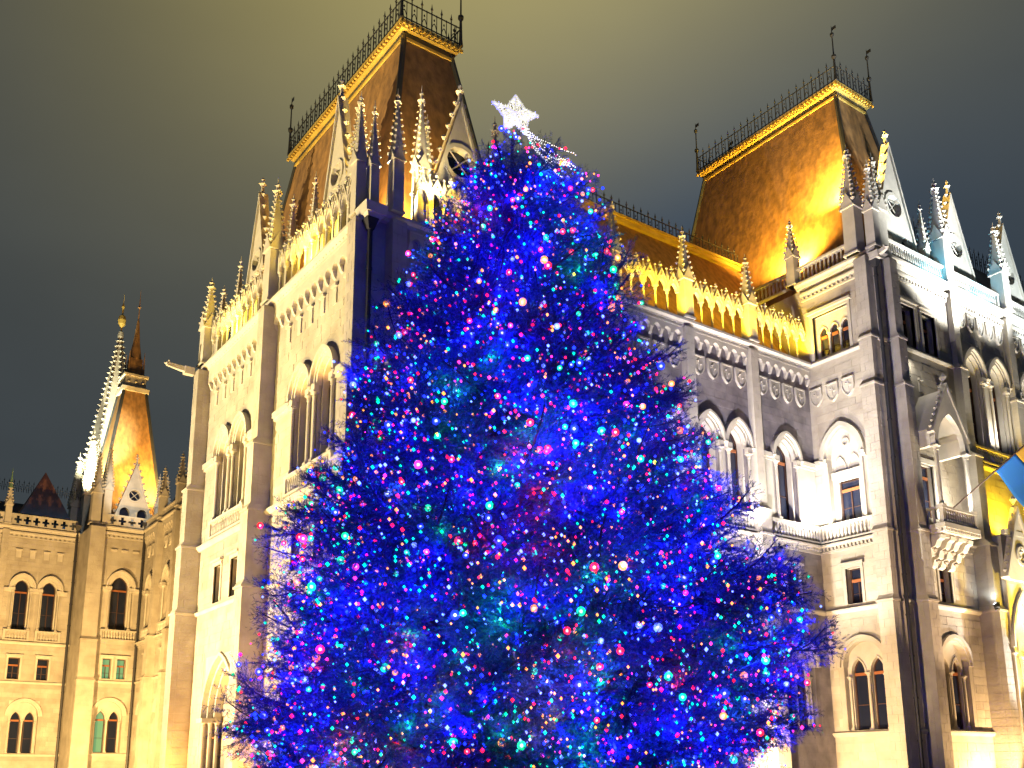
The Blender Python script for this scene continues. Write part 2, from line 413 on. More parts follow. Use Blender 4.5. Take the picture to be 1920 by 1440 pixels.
def twin_window(F, uc, zb=3.93, zs=7.45, big=1.33, lit=(False, False)):
    T = F.trim; h = big*1.02
    F.opening(uc-big-.02, uc+big+.02, zb, zs+h+.1)
    arch_fill(T, uc-big-.02, uc+big+.02, zs, zs+h+.1, uc, big, h, -F.th, -.004)
    a0 = arch_pts(uc, zs, big, h, 8); a1 = arch_pts(uc, zs, big+.13, h+.13, 8); a2 = arch_pts(uc, zs, big+.34, h+.34, 8)
    T.strip(a0, a1, -.2, .06); T.strip(a1, a2, -.02, .20)
    # tympanum with two pointed lights
    tp = -.34; lw = .44; lz = 7.08
    F_t = MB()
    poly = arch_pts(uc, zs, big, h, 8)
    cz = lz+.0
    for s in (-1, 1):
        c = uc+s*.62
        F_t.box(min(uc+s*(.62+lw), uc+s*big), max(uc+s*(.62+lw), uc+s*big), tp-.3, tp, zb, zs)
        pts = arch_pts(c, lz, lw, .80, 5)
        k = len(pts)//2
        zt2 = zs+.55
        F_t.prism([(c-lw, lz)]+pts[:k+1]+[(c, zt2), (c-lw, zt2)], tp-.3, tp)
        F_t.prism([(c+lw, lz), (c+lw, zt2), (c, zt2)]+pts[k:], tp-.3, tp)
        F_t.strip(arch_pts(c, lz, lw, .80, 5), arch_pts(c, lz, lw+.09, .90, 5), tp-.02, tp+.07)
        window_pane(F, c-lw, c+lw, zb, lz+.8, tp-.26, (lz, .8), lit[0 if s < 0 else 1], lz-.05, mull=False)
        place('column', m_column(3.0, .07), F.t, F.fr, uc+s*1.17, tp+.09, zb)
    F_t.box(uc-.18, uc+.18, tp-.3, tp, lz-.0, zs+.55); F_t.box(uc-.07, uc+.07, tp-.3, tp-.12, zb, lz)
    # upper tympanum
    pp = [(u, z) for u, z in poly if z > zs+.55]
    uu = math.sqrt(max(.01, 1-(.55/h)**2))*big
    F_t.prism([(uc-uu, zs+.55)]+pp+[(uc+uu, zs+.55)], tp-.3, tp)
    for s in (-1, 1):
        a = uc+s*(.62+lw); b = uc+s*big*.97; F_t.prism([(min(a, b), zs), (max(a, b), zs), (uc+s*max(.62+lw, uu*.98), zs+.55), (a, zs+.55)] if s > 0 else [(b, zs), (a, zs), (a, zs+.55), (uc-max(.62+lw, uu*.98), zs+.55)], tp-.3, tp)
    F_t.obj('tympanum', TRIM, F.t, F.fr)
    place('column', m_column(round(lz-zb+.02, 2), .085), F.t, F.fr, uc, tp-.0, zb)
    F.noashlar(uc-big-.34, uc+big+.34, zb, zs+h+.35)
def square_window(F, uc, hw=.5, z0=10.95, z1=13.02, lit=False, d=-.5):
    T = F.trim
    F.opening(uc-hw, uc+hw, z0, z1)
    T.box(uc-hw-.17, uc-hw, -.1, .06, z0, z1); T.box(uc+hw, uc+hw+.17, -.1, .06, z0, z1)
    T.box(uc-hw-.17, uc+hw+.17, -.1, .09, z1, z1+.18); T.box(uc-hw-.27, uc+hw+.27, 0, .22, z1+.18, z1+.32)
    F.noashlar(uc-hw-.27, uc+hw+.27, z0, z1+.32)
    window_pane(F, uc-hw, uc+hw, z0, z1, d, None, lit)
def string_course(F, a, b, z, h=.22, p=.16):
    F.trim.sideprism([(0, z-h), (p*.45, z-h), (p, z-h*.45), (p, z-.03), (p*.75, z), (0, z+.06)], a, b)
    F.noashlar(a, b, z-h, z+.06)
def dentil_cornice(F, a, b, z0=14.1, z1=14.62, p=.34, step=.24):
    T = F.trim
    T.box(a, b, 0, .10, z0, z0+.12); T.sideprism([(0, z0+.32), (p*.8, z0+.32), (p, z0+.42), (p, z1-.04), (p*.8, z1), (0, z1)], a, b)
    n = int((b-a)/step); st = (b-a)/max(1, n)
    for i in range(n): T.box(a+st*(i+.22), a+st*(i+.72), 0, p*.62, z0+.14, z0+.315)
    F.noashlar(a, b, z0, z1)
def balustrade(F, a, b, z0, z1, d=.12, step=.25, posts=True, m=TRIM):
    t = MB(); t.box(a, b, d-.14, d+.14, z0, z0+.10); t.box(a, b, d-.16, d+.16, z1-.14, z1)
    if posts: t.box(a, a+.22, d-.13, d+.13, z0+.10, z1-.14); t.box(b-.22, b, d-.13, d+.13, z0+.10, z1-.14)
    r = t.obj('balustrade', m, F.t, F.fr); a2, b2 = (a+.22, b-.22) if posts else (a, b)
    n = max(1, int((b2-a2)/step)); st = (b2-a2)/n; me = m_baluster(round(z1-z0-.24, 2))
    for i in range(n): place('baluster', me, r, F.fr, a2+st*(i+.5), d, z0+.10)
def corbel_table(F, a, b, z0=24.62, z1=25.62, step=.72):
    T = F.trim; n = max(1, round((b-a)/step)); st = (b-a)/n; zs = z0+.36
    for i in range(n):
        c = a+st*(i+.5); hw = st*.34; pts = arch_pts(c, zs, hw, hw*1.15, 4); k = len(pts)//2
        zt = z1-.12
        T.prism([(c-st/2, zs)]+pts[:k+1]+[(c, zt), (c-st/2, zt)], .0, .24)
        T.prism([(c+st/2, zs), (c+st/2, zt), (c, zt)]+pts[k:], .0, .24)
    T.box(a, b, 0, .26, z1-.12, z1)
    for i in range(n+1):
        u = min(max(a+st*i, a+.09), b-.09); T.sideprism([(0, zs-.38), (.10, zs-.30), (.22, zs), (0, zs)], u-.09, u+.09)
    F.noashlar(a, b, z0, z1)
def top_cornice(F, a, b, z0=25.62, z1=26.04, p=.42, dots=.36):
    T = F.trim
    T.sideprism([(0, z0), (p*.5, z0), (p*.6, z0+.16), (p, z0+.24), (p, z1-.04), (p*.85, z1), (-.5, z1)], a, b)
    n = int((b-a)/dots); st = (b-a)/max(1, n)
    for i in range(n): T.octa(a+st*(i+.5), p*.52, z0+.09, .07, .07)
    F.noashlar(a, b, z0, z1)
def shields(F, us, ztop=24.15):
    me = m_shield()
    for u in us: place('shield', me, F.t, F.fr, u, 0, ztop)
def gallery(F, a, b, z=26.04, d=.12, step=.8):
    n = max(1, round((b-a)/step)); st = (b-a)/n; me = m_gallery()
    for i in range(n): place('gallery_arch', me, F.t, F.fr, a+st*(i+.5), d, z, 0, (st/.8, 1, 1))
def buttress(F, uc, levels, name='buttress', m=None):
    """levels: list of (z0, z1, half width, projection); sloped weathering between"""
    b = MB()
    for i, (z0, z1, hw, p) in enumerate(levels):
        b.box(uc-hw, uc+hw, -.05, p, z0, z1)
        if i+1 < len(levels):
            hw2, p2 = levels[i+1][2:]; 
            b.box(uc-hw-.07, uc+hw+.07, -.05, p+.08, z1, z1+.12)
            q = [(uc-hw-.04, -(p+.05), z1+.12), (uc+hw+.04, -(p+.05), z1+.12), (uc+hw+.04, .05, z1+.12), (uc-hw-.04, .05, z1+.12),
                 (uc-hw2, -p2, z1+.4), (uc+hw2, -p2, z1+.4), (uc+hw2, .05, z1+.4), (uc-hw2, .05, z1+.4)]
            b.q(q, [(0, 3, 2, 1), (4, 5, 6, 7), (0, 1, 5, 4), (1, 2, 6, 5), (2, 3, 7, 6), (3, 0, 4, 7)])
        F.noashlar(uc-hw-.05, uc+hw+.05, z0, z1+.3)
    o = b.obj(name, m or STONE, F.t, F.fr)
    # courses on the buttress
    st = MB(); g = .012
    for (z0, z1, hw, p) in levels:
        z = z0
        k = 0
        while z < z1-.05:
            h = min(.46, z1-z); pr = R_.uniform(.006, .016)
            cutu = uc + (hw*.35 if k % 2 else -hw*.35)
            st.box(uc-hw-pr, cutu-g, p-.3, p+pr, z+g, z+h-g); st.box(cutu+g, uc+hw+pr, p-.3, p+pr, z+g, z+h-g)
            if p > .5:
                q = R_.uniform(.006, .016); st.box(uc-hw-q, uc+hw+q, .02, p-.3-2*g, z+g, z+h-g)
            z += h; k += 1
    st.obj('stonework', m or STONE, o, F.fr, 'stuff')
    return o
def gable(F, uc, zb, zt, hw, d, thick=.35, rose=True, lancet=True, m=TRIM, crk=9, name='gable', rs=.28, lf=.34):
    """steep crocketed gable with rose window above two lancets"""
    b = MB()
    zc = zb+(zt-zb)*.0
    # body in slabs around two lancets
    lz0, lz1, lw = zb+.2, zb+(zt-zb)*lf, hw*.2
    slope = lambda z: hw*(zt-z)/(zt-zb)
    if lancet:
        for a0, a1 in ((-1, -.66), (-.18, .18), (.66, 1)):
            ta, tb = a0*hw, a1*hw
            if a0 == -1: b.prism([(uc-hw, zb), (uc+tb, zb), (uc+tb, lz1), (uc-slope(lz1), lz1)], d-thick, d)
            elif a1 == 1: b.prism([(uc+ta, zb), (uc+hw, zb), (uc+slope(lz1), lz1), (uc+ta, lz1)], d-thick, d)
            else: b.box(uc+ta, uc+tb, d-thick, d, zb, lz1)
        for c in (-.42, .42):
            pts = arch_pts(uc+c*hw, lz1-hw*.3, hw*.24, hw*.29, 4); k = len(pts)//2
            b.prism([(uc+c*hw-hw*.24, lz1-hw*.3)]+pts[:k+1]+[(uc+c*hw, lz1), (uc+c*hw-hw*.24, lz1)], d-thick, d)
            b.prism([(uc+c*hw+hw*.24, lz1-hw*.3), (uc+c*hw+hw*.24, lz1), (uc+c*hw, lz1)]+pts[k:], d-thick, d)
        z2 = lz1
    else: z2 = zb
    # rose
    rz = z2+(zt-z2)*.30; rr = hw*rs if rose else 0
    if rose:
        n = 12; ring = [(uc+rr*math.cos(2*PI*i/n+PI/2), rz+rr*math.sin(2*PI*i/n+PI/2)) for i in range(n)]
        # left and right halves around the rose
        L_ = [(uc-slope(z2), z2), (uc, z2)]+[ring[i] for i in (6, 5, 4, 3, 2, 1, 0)]
        L_ = [(uc-slope(z2), z2), (uc, z2), ring[6], ring[5], ring[4], ring[3], ring[2], ring[1], ring[0], (uc, zt)]
        b.prism(L_, d-thick, d)
        b.prism([(uc, z2), (uc+slope(z2), z2), (uc, zt), ring[0], ring[11], ring[10], ring[9], ring[8], ring[7], ring[6]], d-thick, d)
        b.strip(ring+[ring[0]], [(uc+(u-uc)*1.28, rz+(z-rz)*1.28) for u, z in ring+[ring[0]]], d-.02, d+.08)
        for k in range(4):
            a = PI/4+k*PI/2; b.rod((uc, -(d-.12), rz), (uc+rr*math.cos(a), -(d-.12), rz+rr*math.sin(a)), .035)
        dk = MB(); dk.prism(ring, d-thick-.02, d-thick+.03)
    else: b.prism([(uc-slope(z2), z2), (uc+slope(z2), z2), (uc, zt)], d-thick, d); dk = None
    # raking mould and crockets
    b.strip([(uc-hw, zb), (uc, zt)], [(uc-hw-.16, zb), (uc, zt+.42)], d-thick-.05, d+.12)
    b.strip([(uc, zt), (uc+hw, zb)], [(uc, zt+.42), (uc+hw+.16, zb)], d-thick-.05, d+.12)
    cs = .21
    crocketed_edge(b, (uc-hw-.16, zb), (uc, zt+.42), crk, cs, d-.1, -1); crocketed_edge(b, (uc+hw+.16, zb), (uc, zt+.42), crk, cs, d-.1, 1)
    b.frus(uc, d-.1, zt+.3, zt+1.0, .09, .06); b.octa(uc, d-.1, zt+.95, .26, .16); b.octa(uc, d-.1, zt+1.25, .13, .2)
    o = b.obj(name, m, F.t, F.fr)
    if dk: dk.obj('rose_window', GLASS, o, F.fr)
    if lancet:
        g = MB(); g.box(uc-hw*.66, uc+hw*.66, d-thick-.04, d-thick+.02, zb+.05, lz1); g.obj('lancet_glass', GLASS, o, F.fr)
    return o
def hip_roof(t, x0, x1, y0, y1, z0, X0, X1, Y0, Y1, z1, m=ROOF):
    b = MB()
    b.q([(x0, y0, z0), (x1, y0, z0), (x1, y1, z0), (x0, y1, z0), (X0, Y0, z1), (X1, Y0, z1), (X1, Y1, z1), (X0, Y1, z1)],
        [(0, 3, 2, 1), (4, 5, 6, 7), (0, 1, 5, 4), (1, 2, 6, 5), (2, 3, 7, 6), (3, 0, 4, 7)])
    r = b.obj('roof', m, t)
    for a, c in (((x0, y0, z0), (X0, Y0, z1)), ((x1, y0, z0), (X1, Y0, z1)), ((x1, y1, z0), (X1, Y1, z1)), ((x0, y1, z0), (X0, Y1, z1))):
        h = MB(); h.rod(a, c, .16, 6); h.obj('hip_ridge', LEAD, r)
    return r
def crown(t, X0, X1, Y0, Y1, z):
    """gilded crowning mouldings and black iron cresting round a truncated roof"""
    b = MB()
    def ring(e, za, zb): b.box(X0-e, X1+e, -(Y1+e), -(Y0-e), za, zb)
    ring(.06, z-1.65, z-1.50); ring(.16, z-.95, z-.80); ring(.30, z-.42, z-.22); ring(.42, z-.22, z)
    n = int((X1-X0+.8)/.3)
    for i in range(n+1):
        x = X0-.4+i*(X1-X0+.8)/n
        b.box(x-.07, x+.07, -(Y0-.36), -(Y0-.50), z-.42, z-.27)
    n = int((Y1-Y0+.8)/.3)
    for i in range(n+1):
        y = Y0-.4+i*(Y1-Y0+.8)/n
        b.box(X1+.36, X1+.50, -(y+.07), -(y-.07), z-.42, z-.27)
    c = b.obj('crown_moulding', GOLD, t)
    d = MB()
    d.box(X0-.06, X1+.06, -(Y1+.06), -(Y0-.06), z-1.42, z-.42); d.obj('crown_frieze', LEAD, t)
    rl = MB()
    me = m_crest(); e = .38
    for (a, b_, fr, n) in ((X0-e, X1+e, FA(Y0-e), 0), (X0-e, X1+e, FA(Y1+e), 0), (Y0-e, Y1+e, FB(X1+e), 0), (Y0-e, Y1+e, FB(X0-e), 0)):
        cnt = max(2, round((b_-a)/.62)); st = (b_-a)/cnt
        for i in range(cnt): place('cresting_post', me, t, fr, a+st*i, 0, z, 0, (st/.62, 1, 1))
    for zz in (.12, 1.12):
        for p, q in (((X0-e, Y0-e), (X1+e, Y0-e)), ((X1+e, Y0-e), (X1+e, Y1+e)), ((X1+e, Y1+e), (X0-e, Y1+e)), ((X0-e, Y1+e), (X0-e, Y0-e))):
            rl.rod((*p, z+zz), (*q, z+zz), .035, 4)
    rl.obj('cresting_rail', IRON, t)
    def f(b):
        b.lathe(0, 0, [(.14, 0), (.10, .4), (.07, 1.6), (.16, 1.75), (.16, 1.9), (.05, 2.0), (.04, 3.3), (.13, 3.45), (.13, 3.6), (.03, 3.7), (.01, 4.2)], 8)
        b.box(.0, .34, -.012, .012, 3.8, 4.05)
    fm = cached('roof_finial', f, IRON)
    for x in (X0-e, X1+e):
        for y in (Y0-e, Y1+e): place('roof_finial', fm, t, I4, x, -y, z)
def drainpipe(t, x, y, z0, z1, r=.09):
    b = MB(); b.lathe(x, -y, [(r, z0), (r, z1)], 8)
    z = z0+1
    while z < z1: b.lathe(x, -y, [(r*1.25, z), (r*1.25, z+.1)], 8); z += 2.2
    b.frus(x, -y, z1, z1+.5, r*1.2, r*2.6)
    b.obj('drainpipe', PIPE, t)
def gargoyle(t, fr, u, d, z, l=1.2):
    b = MB(); b.frus(u, d+.15, z-.2, z+.25, .2, .22, .3, .3)
    b.q([(u-.15, -d-.3, z-.1), (u+.15, -d-.3, z-.1), (u+.15, -d-.3, z+.22), (u-.15, -d-.3, z+.22), (u-.09, -d-l, z+.1), (u+.09, -d-l, z+.1), (u+.09, -d-l, z+.3), (u-.09, -d-l, z+.3)],
        [(0, 1, 5, 4), (1, 2, 6, 5), (2, 3, 7, 6), (3, 0, 4, 7), (4, 5, 6, 7), (0, 3, 2, 1)])
    b.octa(u, d+l, z+.22, .16, .14); b.octa(u-.12, d+l-.1, z+.36, .06, .1); b.octa(u+.12, d+l-.1, z+.36, .06, .1)
    b.obj('gargoyle', TRIM, t, fr)

# ------------------------------------------------------------------ ground
g = MB(); g.q([(-900, -900, 0), (900, -900, 0), (900, 900, 0), (-900, 900, 0)], [(0, 1, 2, 3)])
gr = g.obj('ground', PAVE, None); gr['kind'] = 'structure'

X1, Y1, Y2, X2 = -35.79, 18.25, 48.06, -30.62
# ================================================================== LEFT PAVILION
T1 = thing('corner_pavilion', 'floodlit cream stone pavilion with steep brown roof rising behind the tree, left', 'building', (-46.6, 23.2, 0))
F = Facade(FA(Y1), T1, -57.4, X1, 0, 26, stone_zone=(-57, -36, 9.5, 25))
for bc in (-51.95, -41.35):
    for s in (-1, 1):
        main_window(F, bc+s*1.28)
    for s in (-1.28, 1.28): square_window(F, bc+s, .52)
    shields(F, [])
    impost(F, bc-4.6, bc+4.6, gaps=[(bc-1.28-.97, bc-1.28+.97), (bc+1.28-.97, bc+1.28+.97)])
    balustrade(F, bc-2.6, bc+2.6, 14.7, 15.72)
    # row of small hooked weathering blocks under the corbel table
    for k in range(6):
        u = bc-3.3+k*1.32; F.trim.box(u-.26, u+.26, 0, .16, 23.85, 24.0); F.trim.box(u-.2, u+.2, 0, .07, 23.0, 23.8)
        F.noashlar(u-.26, u+.26, 23.0, 24.0)
# great ground-floor arches
for bc in (-51.95, -41.35):
    hw, zs, h = 2.3, 4.7, 3.2
    F.opening(bc-hw-.02, bc+hw+.02, 0, zs+h+.1)
    arch_fill(F.trim, bc-hw-.02, bc+hw+.02, zs, zs+h+.1, bc, hw, h, -.9, -.004)
    for i in range(3):
        a = arch_pts(bc, zs, hw-i*.22, h-i*.22, 9); a_ = arch_pts(bc, zs, hw-i*.22+.2, h-i*.22+.2, 9)
        F.trim.strip(a, a_, -.3-.3*i, .12-.3*i)
        for s in (-1, 1): place('column', m_column(4.5, .10), T1, F.fr, bc+s*(hw-.05-i*.22), -.05-.3*i, .1)
    F.trim.box(bc-hw-.3, bc-hw+.6, -.8, .25, 4.45, 4.7); F.trim.box(bc+hw-.6, bc+hw+.3, -.8, .25, 4.45, 4.7)
    F.noashlar(bc-hw-.3, bc+hw+.3, 0, zs+h+.3)
    bk = MB(); bk.box(bc-hw, bc+hw, -1.2, -.95, 0, 8.2); bk.obj('arch_back_wall', STONE, T1, F.fr)
string_course(F, -57.4, X1, 10.75); string_course(F, -57.4, X1, 14.62, .3, .28)
corbel_table(F, -56.3, -36.4, 24.3, 25.62, .78); top_cornice(F, -57.4, X1+.35, p=.5)
lev = [(0, 10.6, .50, 1.2), (10.6, 14.5, .46, 1.1), (14.5, 18.0, .42, .98), (18.0, 25.6, .38, .80)]
for uc in (-56.9, -46.65): buttress(F, uc, lev)
buttress(F, X1-.46, lev)
gallery(F, -56.2, -47.3); gallery(F, -46.0, -37.2)
F.finish(180)
# fronts of the pavilion facing the tree
FBp = Facade(FB(X1), T1, Y1+.003, 28.2, 0, 26, wm=STONE)
for s in (-1, 1): main_window(FBp, 23.4+s*1.28)
for s in (-1.28, 1.28): square_window(FBp, 23.4+s, .52)
twin_window(FBp, 23.4)
impost(FBp, 20.2, 27.2, gaps=[(23.4-1.28-.97, 23.4-1.28+.97), (23.4+1.28-.97, 23.4+1.28+.97)])
balustrade(FBp, 20.8, 26, 14.7, 15.72)
shields(FBp, [20.9+1.15*i for i in range(5)])
string_course(FBp, Y1, 28.2, 10.75); dentil_cornice(FBp, Y1+.9, 28.2); corbel_table(FBp, 20.0, 27.6); top_cornice(FBp, Y1, 28.2)
buttress(FBp, Y1+1.0, [(a, b, c*.9, d*.8) for a, b, c, d in lev]); buttress(FBp, 27.7, [(0, 14.5, .5, .6), (14.5, 25.6, .45, .35)])
gallery(FBp, 20.2, 27.4)
FBp.finish(60)
drainpipe(T1, X1+.25, Y1-.25, 0, 24.9, .11)
b = MB(); b.frus(X1+.15, -(Y1-.15), 25.2, 25.62, .18, .42); b.frus(X1+.15, -(Y1-.15), 25.62, 26.055, .48, .55); b.obj('corner_bracket', TRIM, T1)
# parapet-level gables and pinnacles
GF = Facade(FA(Y1+.55), T1, -57, -36, 26, 27, stones=False)
for bc in (-51.4, -40.9): gable(GF, bc, 26.05, 34.9, 2.1, 0, .4, crk=11)
for bc in (-51.6, -41.0):
    for s in (-2.35, 2.35): place('pinnacle', m_pinnacle(6.0, .26), T1, I4, bc+s, -(Y1+.5), 26.05)
GB = Facade(FB(X1-.45), T1, 19, 28, 26, 27, stones=False)
gable(GB, 23.1, 26.05, 33.6, 2.25, 0, .4, crk=11, rs=.36, lf=.42)
for x, y, h, w in ((-57.0, Y1-.2, 5.7, .40), (-56.1, Y1+.3, 5.0, .32), (-46.9, Y1-.15, 7.2, .40), (-46.2, Y1+.5, 6.2, .32), (-38.1, Y1+.3, 7.2, .34), (-36.6, Y1-.35, 6.2, .27), (-36.1, Y1+.1, 5.6, .22), (-35.5, 19.2, 6.2, .27),
                   (-36.1, 20.8, 7.4, .30), (-36.3, 21.25, 6.2, .26), (-36.2, 25.1, 7.6, .34), (-35.6, 27.7, 5.6, .36), (-57, 22.5, 5.6, .38)):
    place('pinnacle', m_pinnacle(h, w), T1, I4, x, -y, 26.05)
hip_roof(T1, -56.4, -37.7, 19.9, 27.2, 26.1, -53.5, -39.8, 21.8, 24.7, 39.6)
crown(T1, -53.5, -39.8, 21.8, 24.7, 40.2)
b = MB(); b.box(-57.35, X1-.9, -28.2, -(Y1+.9), .0, 25.9); b.obj('inner_block', STONE, T1)
gargoyle(T1, FA(Y1), -57.3, 1.0, 25.6, 1.5)

# ================================================================== WING
T2 = thing('palace_wing', 'long wing with yellow crocketed gallery between the tree and the right tower', 'building', (X1, 38, 0))
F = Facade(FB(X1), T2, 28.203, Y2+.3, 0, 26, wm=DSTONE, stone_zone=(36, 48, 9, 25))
PW = [32.2, 37.5, 42.73]
bays = [(28.4, 32.2), (32.2, 37.5), (37.5, 42.73), (42.73, 48.0)]
for i, (a, b_) in enumerate(bays):
    c = (a+b_)/2
    ws = [c-1.15, c+1.15] if i < 3 else [45.35]
    for w in ws: main_window(F, w, .72 if i < 3 else .85, hood=.40)
    impost(F, a+.4, b_-(.4 if i < 3 else 0), gaps=[(w-.97, w+.97) for w in ws])
    # smooth ashlar dado either side of the windows below the impost
    for s0, s1 in sub_iv(a+.36, b_-(.36 if i < 3 else .0), [(w-1.05, w+1.05) for w in ws]):
        F.trim.box(s0, s1, 0, .05, 15.8, 19.2); F.noashlar(s0, s1, 15.8, 19.2)
    balustrade(F, a+.36, b_-(.36 if i < 3 else .0), 14.7, 15.72)
    square_window(F, c-.0, .52)
    twin_window(F, c)
    corbel_table(F, a+.36, b_-(.36 if i < 3 else .02))
    n = 4; shields(F, [a+.36+(b_-a-.72)*(k+.5)/n for k in range(n)])
    gallery(F, a+.45, b_-(.45 if i < 3 else .15))
for p in PW:
    buttress(F, p, [(0, 10.6, .5, .75), (10.6, 14.5, .46, .6), (14.5, 15.9, .42, .55), (15.9, 25.6, .30, .42)], 'pilaster', TRIM)
    place('pinnacle', m_pinnacle(5.5, .33), T2, F.fr, p, .18, 26.05)
string_course(F, 28.2, Y2, 10.75, .26, .2); dentil_cornice(F, 28.2, Y2-.02); top_cornice(F, 28.2, Y2, p=.45)
F.finish(240)
b = MB(); b.box(-48, X1-.9, -Y2-8, -28.2, 0, 25.9); b.obj('inner_block', STONE, T2)
# wing roof with ridge cresting
b = MB(); xr = -41.6; 
b.q([(X1-.8, 28.2, 26.3), (X1-.8, 52, 26.3), (xr, 52, 35.2), (xr, 28.2, 35.2), (-49, 28.2, 26.3), (-49, 52, 26.3)], [(0, 1, 2, 3), (3, 2, 5, 4), (0, 3, 4), (1, 5, 2)])
r = b.obj('roof', ROOF, T2)
b = MB(); b.box(xr-.35, xr+.35, -49, -28.2, 35.1, 35.35); b.box(xr-.5, xr+.5, -49, -28.2, 35.35, 35.5); b.obj('ridge_moulding', GOLD, T2)
me = m_crest()
for i in range(34): place('cresting_post', me, T2, FB(xr), 28.4+i*.62, 0, 35.5, 0, (1, 1, .85))
b = MB(); b.rod((xr, 28.3, 36.5), (xr, 49, 36.5), .035, 4); b.rod((xr, 28.3, 35.65), (xr, 49, 35.65), .035, 4); b.obj('cresting_rail', IRON, T2)

# ================================================================== RIGHT TOWER
T3 = thing('corner_tower', 'tall stone tower with steep orange-lit roof right of the tree', 'building', (-34, 52, 0))
F = Facade(FA(Y2), T3, X1-.3, X2, 0, 31.0, stone_zone=(-36, -31.5, 3.9, 31))
c = -33.75
twin_window(F, -33.5); square_window(F, -33.7, .5)
string_course(F, X1, X2, 10.75, .26, .2); string_course(F, X1, X2, 3.85, .26, .2); dentil_cornice(F, X1+.02, X2-.6)
balustrade(F, X1+.02, -32.0, 14.7, 15.72)
# blind arch over a rectangular window
uc, hw, zs, h = -33.7, 1.08, 19.7, 1.6
F.opening(uc-hw-.02, uc+hw+.02, 15.75, zs+h+.1)
arch_fill(F.trim, uc-hw-.02, uc+hw+.02, zs, zs+h+.1, uc, hw, h, -.9, -.004)
F.trim.strip(arch_pts(uc, zs, hw, h), arch_pts(uc, zs, hw+.16, h+.16), -.2, .08); F.trim.strip(arch_pts(uc, zs, hw+.16, h+.16), arch_pts(uc, zs, hw+.44, h+.46), -.02, .28)
for s in (-1, 1): F.trim.octa(uc+s*(hw+.32), .26, zs-.1, .14, .16); F.trim.box(uc+s*(hw+.1)-.1, uc+s*(hw+.1)+.1, 0, .12, 15.75, 19.3)
ty = MB(); ty.box(uc-hw, uc-.68, -.5, -.3, 15.75, 18.4); ty.box(uc+.68, uc+hw, -.5, -.3, 15.75, 18.4); ty.box(uc-hw, uc+hw, -.5, -.3, 18.4, zs)
ty.prism([(u, z) for u, z in arch_pts(uc, zs, hw, h)], -.5, -.3)
ty.box(uc-hw+.05, uc+hw-.05, -.3, -.12, 18.45, 18.85); ty.box(uc-hw+.15, uc+hw-.15, -.3, -.18, 18.25, 18.45)
n = 14; rg = [(uc+.28*math.cos(2*PI*i/n), 20.55+.28*math.sin(2*PI*i/n)) for i in range(n+1)]; ty.strip([(uc+(u-uc)*.55, 20.55+(z-20.55)*.55) for u, z in rg], rg, -.3, -.2)
for s in (-1, 1): ty.strip(arch_pts(uc+s*.48, 18.95, .34, .75), arch_pts(uc+s*.48, 18.95, .42, .85), -.3, -.24)
ty.obj('tympanum', TRIM, T3, F.fr)
window_pane(F, uc-.68, uc+.68, 15.75, 18.25, -.52, None, False, 17.7)
F.noashlar(uc-hw-.5, uc+hw+.5, 15.75, zs+h+.5)
impost(F, X1+.02, -32.2, 19.3, 19.75, gaps=[(uc-hw-.02, uc+hw+.02)])
shields(F, [-35.2, -34.05, -32.95], 24.2)
string_course(F, X1, X2, 25.95, .2, .18)
# three-light window in a square frame
wc = -33.85
F.opening(wc-1.25, wc+1.25, 26.15, 28.9)
F.trim.box(wc-1.45, wc-1.25, -.2, .08, 26.1, 28.9); F.trim.box(wc+1.25, wc+1.45, -.2, .08, 26.1, 28.9); F.trim.box(wc-1.45, wc+1.45, -.2, .1, 28.9, 29.08); F.trim.box(wc-1.55, wc+1.55, 0, .22, 29.08, 29.25)
F.noashlar(wc-1.55, wc+1.55, 26.1, 29.25)
t3 = MB()
for k in (-1, 0, 1):
    c3 = wc+k*.78; pts = arch_pts(c3, 27.75, .28, .42, 5); kk = len(pts)//2
    t3.prism([(c3-.28, 27.75)]+pts[:kk+1]+[(c3, 28.9), (c3-.28, 28.9)], -.5, -.32); t3.prism([(c3+.28, 27.75), (c3+.28, 28.9), (c3, 28.9)]+pts[kk:], -.5, -.32)
    t3.strip(arch_pts(c3, 27.75, .28, .42, 5), arch_pts(c3, 27.75, .36, .5, 5), -.33, -.26)
    window_pane(F, c3-.28, c3+.28, 26.15, 28.2, -.48, (27.75, .42), False, 27.55, mull=False)
for a, b_ in ((wc-1.25, wc-1.06), (wc+1.06, wc+1.25)): t3.box(a, b_, -.5, -.32, 26.15, 28.9)
for k in (-.5, .5): t3.box(wc+k*.78-.11, wc+k*.78+.11, -.5, -.32, 27.75, 28.9); place('column', m_column(1.6, .07), T3, F.fr, wc+k*.78, -.36, 26.15)
t3.obj('tracery', TRIM, T3, F.fr)
dentil_cornice(F, X1+.02, -31.7, 30.2, 30.75, .22, .3); top_cornice(F, X1-.2, X2+.4, 31.0, 31.42, .42)
balustrade(F, -44.0, -31.7, 31.45, 32.55, .05, .30)
levR = [(0, 10.6, .46, 1.1), (10.6, 14.5, .45, 1.0), (14.5, 23.0, .43, .92), (23.0, 25.9, .40, .78), (25.9, 31.0, .38, .66)]
buttress(F, X2-.49, levR)
F.finish(220)
FR = Facade(FB(X2), T3, Y2+.003, 56.15, 0, 31.0, stone_zone=(50, 56, 3.9, 31))
buttress(FR, Y2+1.1, [(a, b, c*.92, d*.85) for a, b, c, d in levR])
buttress(FR, 55.75, [(0, 10.6, .42, 1.2), (10.6, 14.5, .40, 1.05), (14.5, 20.0, .38, .8), (20.0, 25.7, .34, .5), (25.7, 30.9, .30, .35)])
twin_window(FR, 52.25); square_window(FR, 52.1, .6)
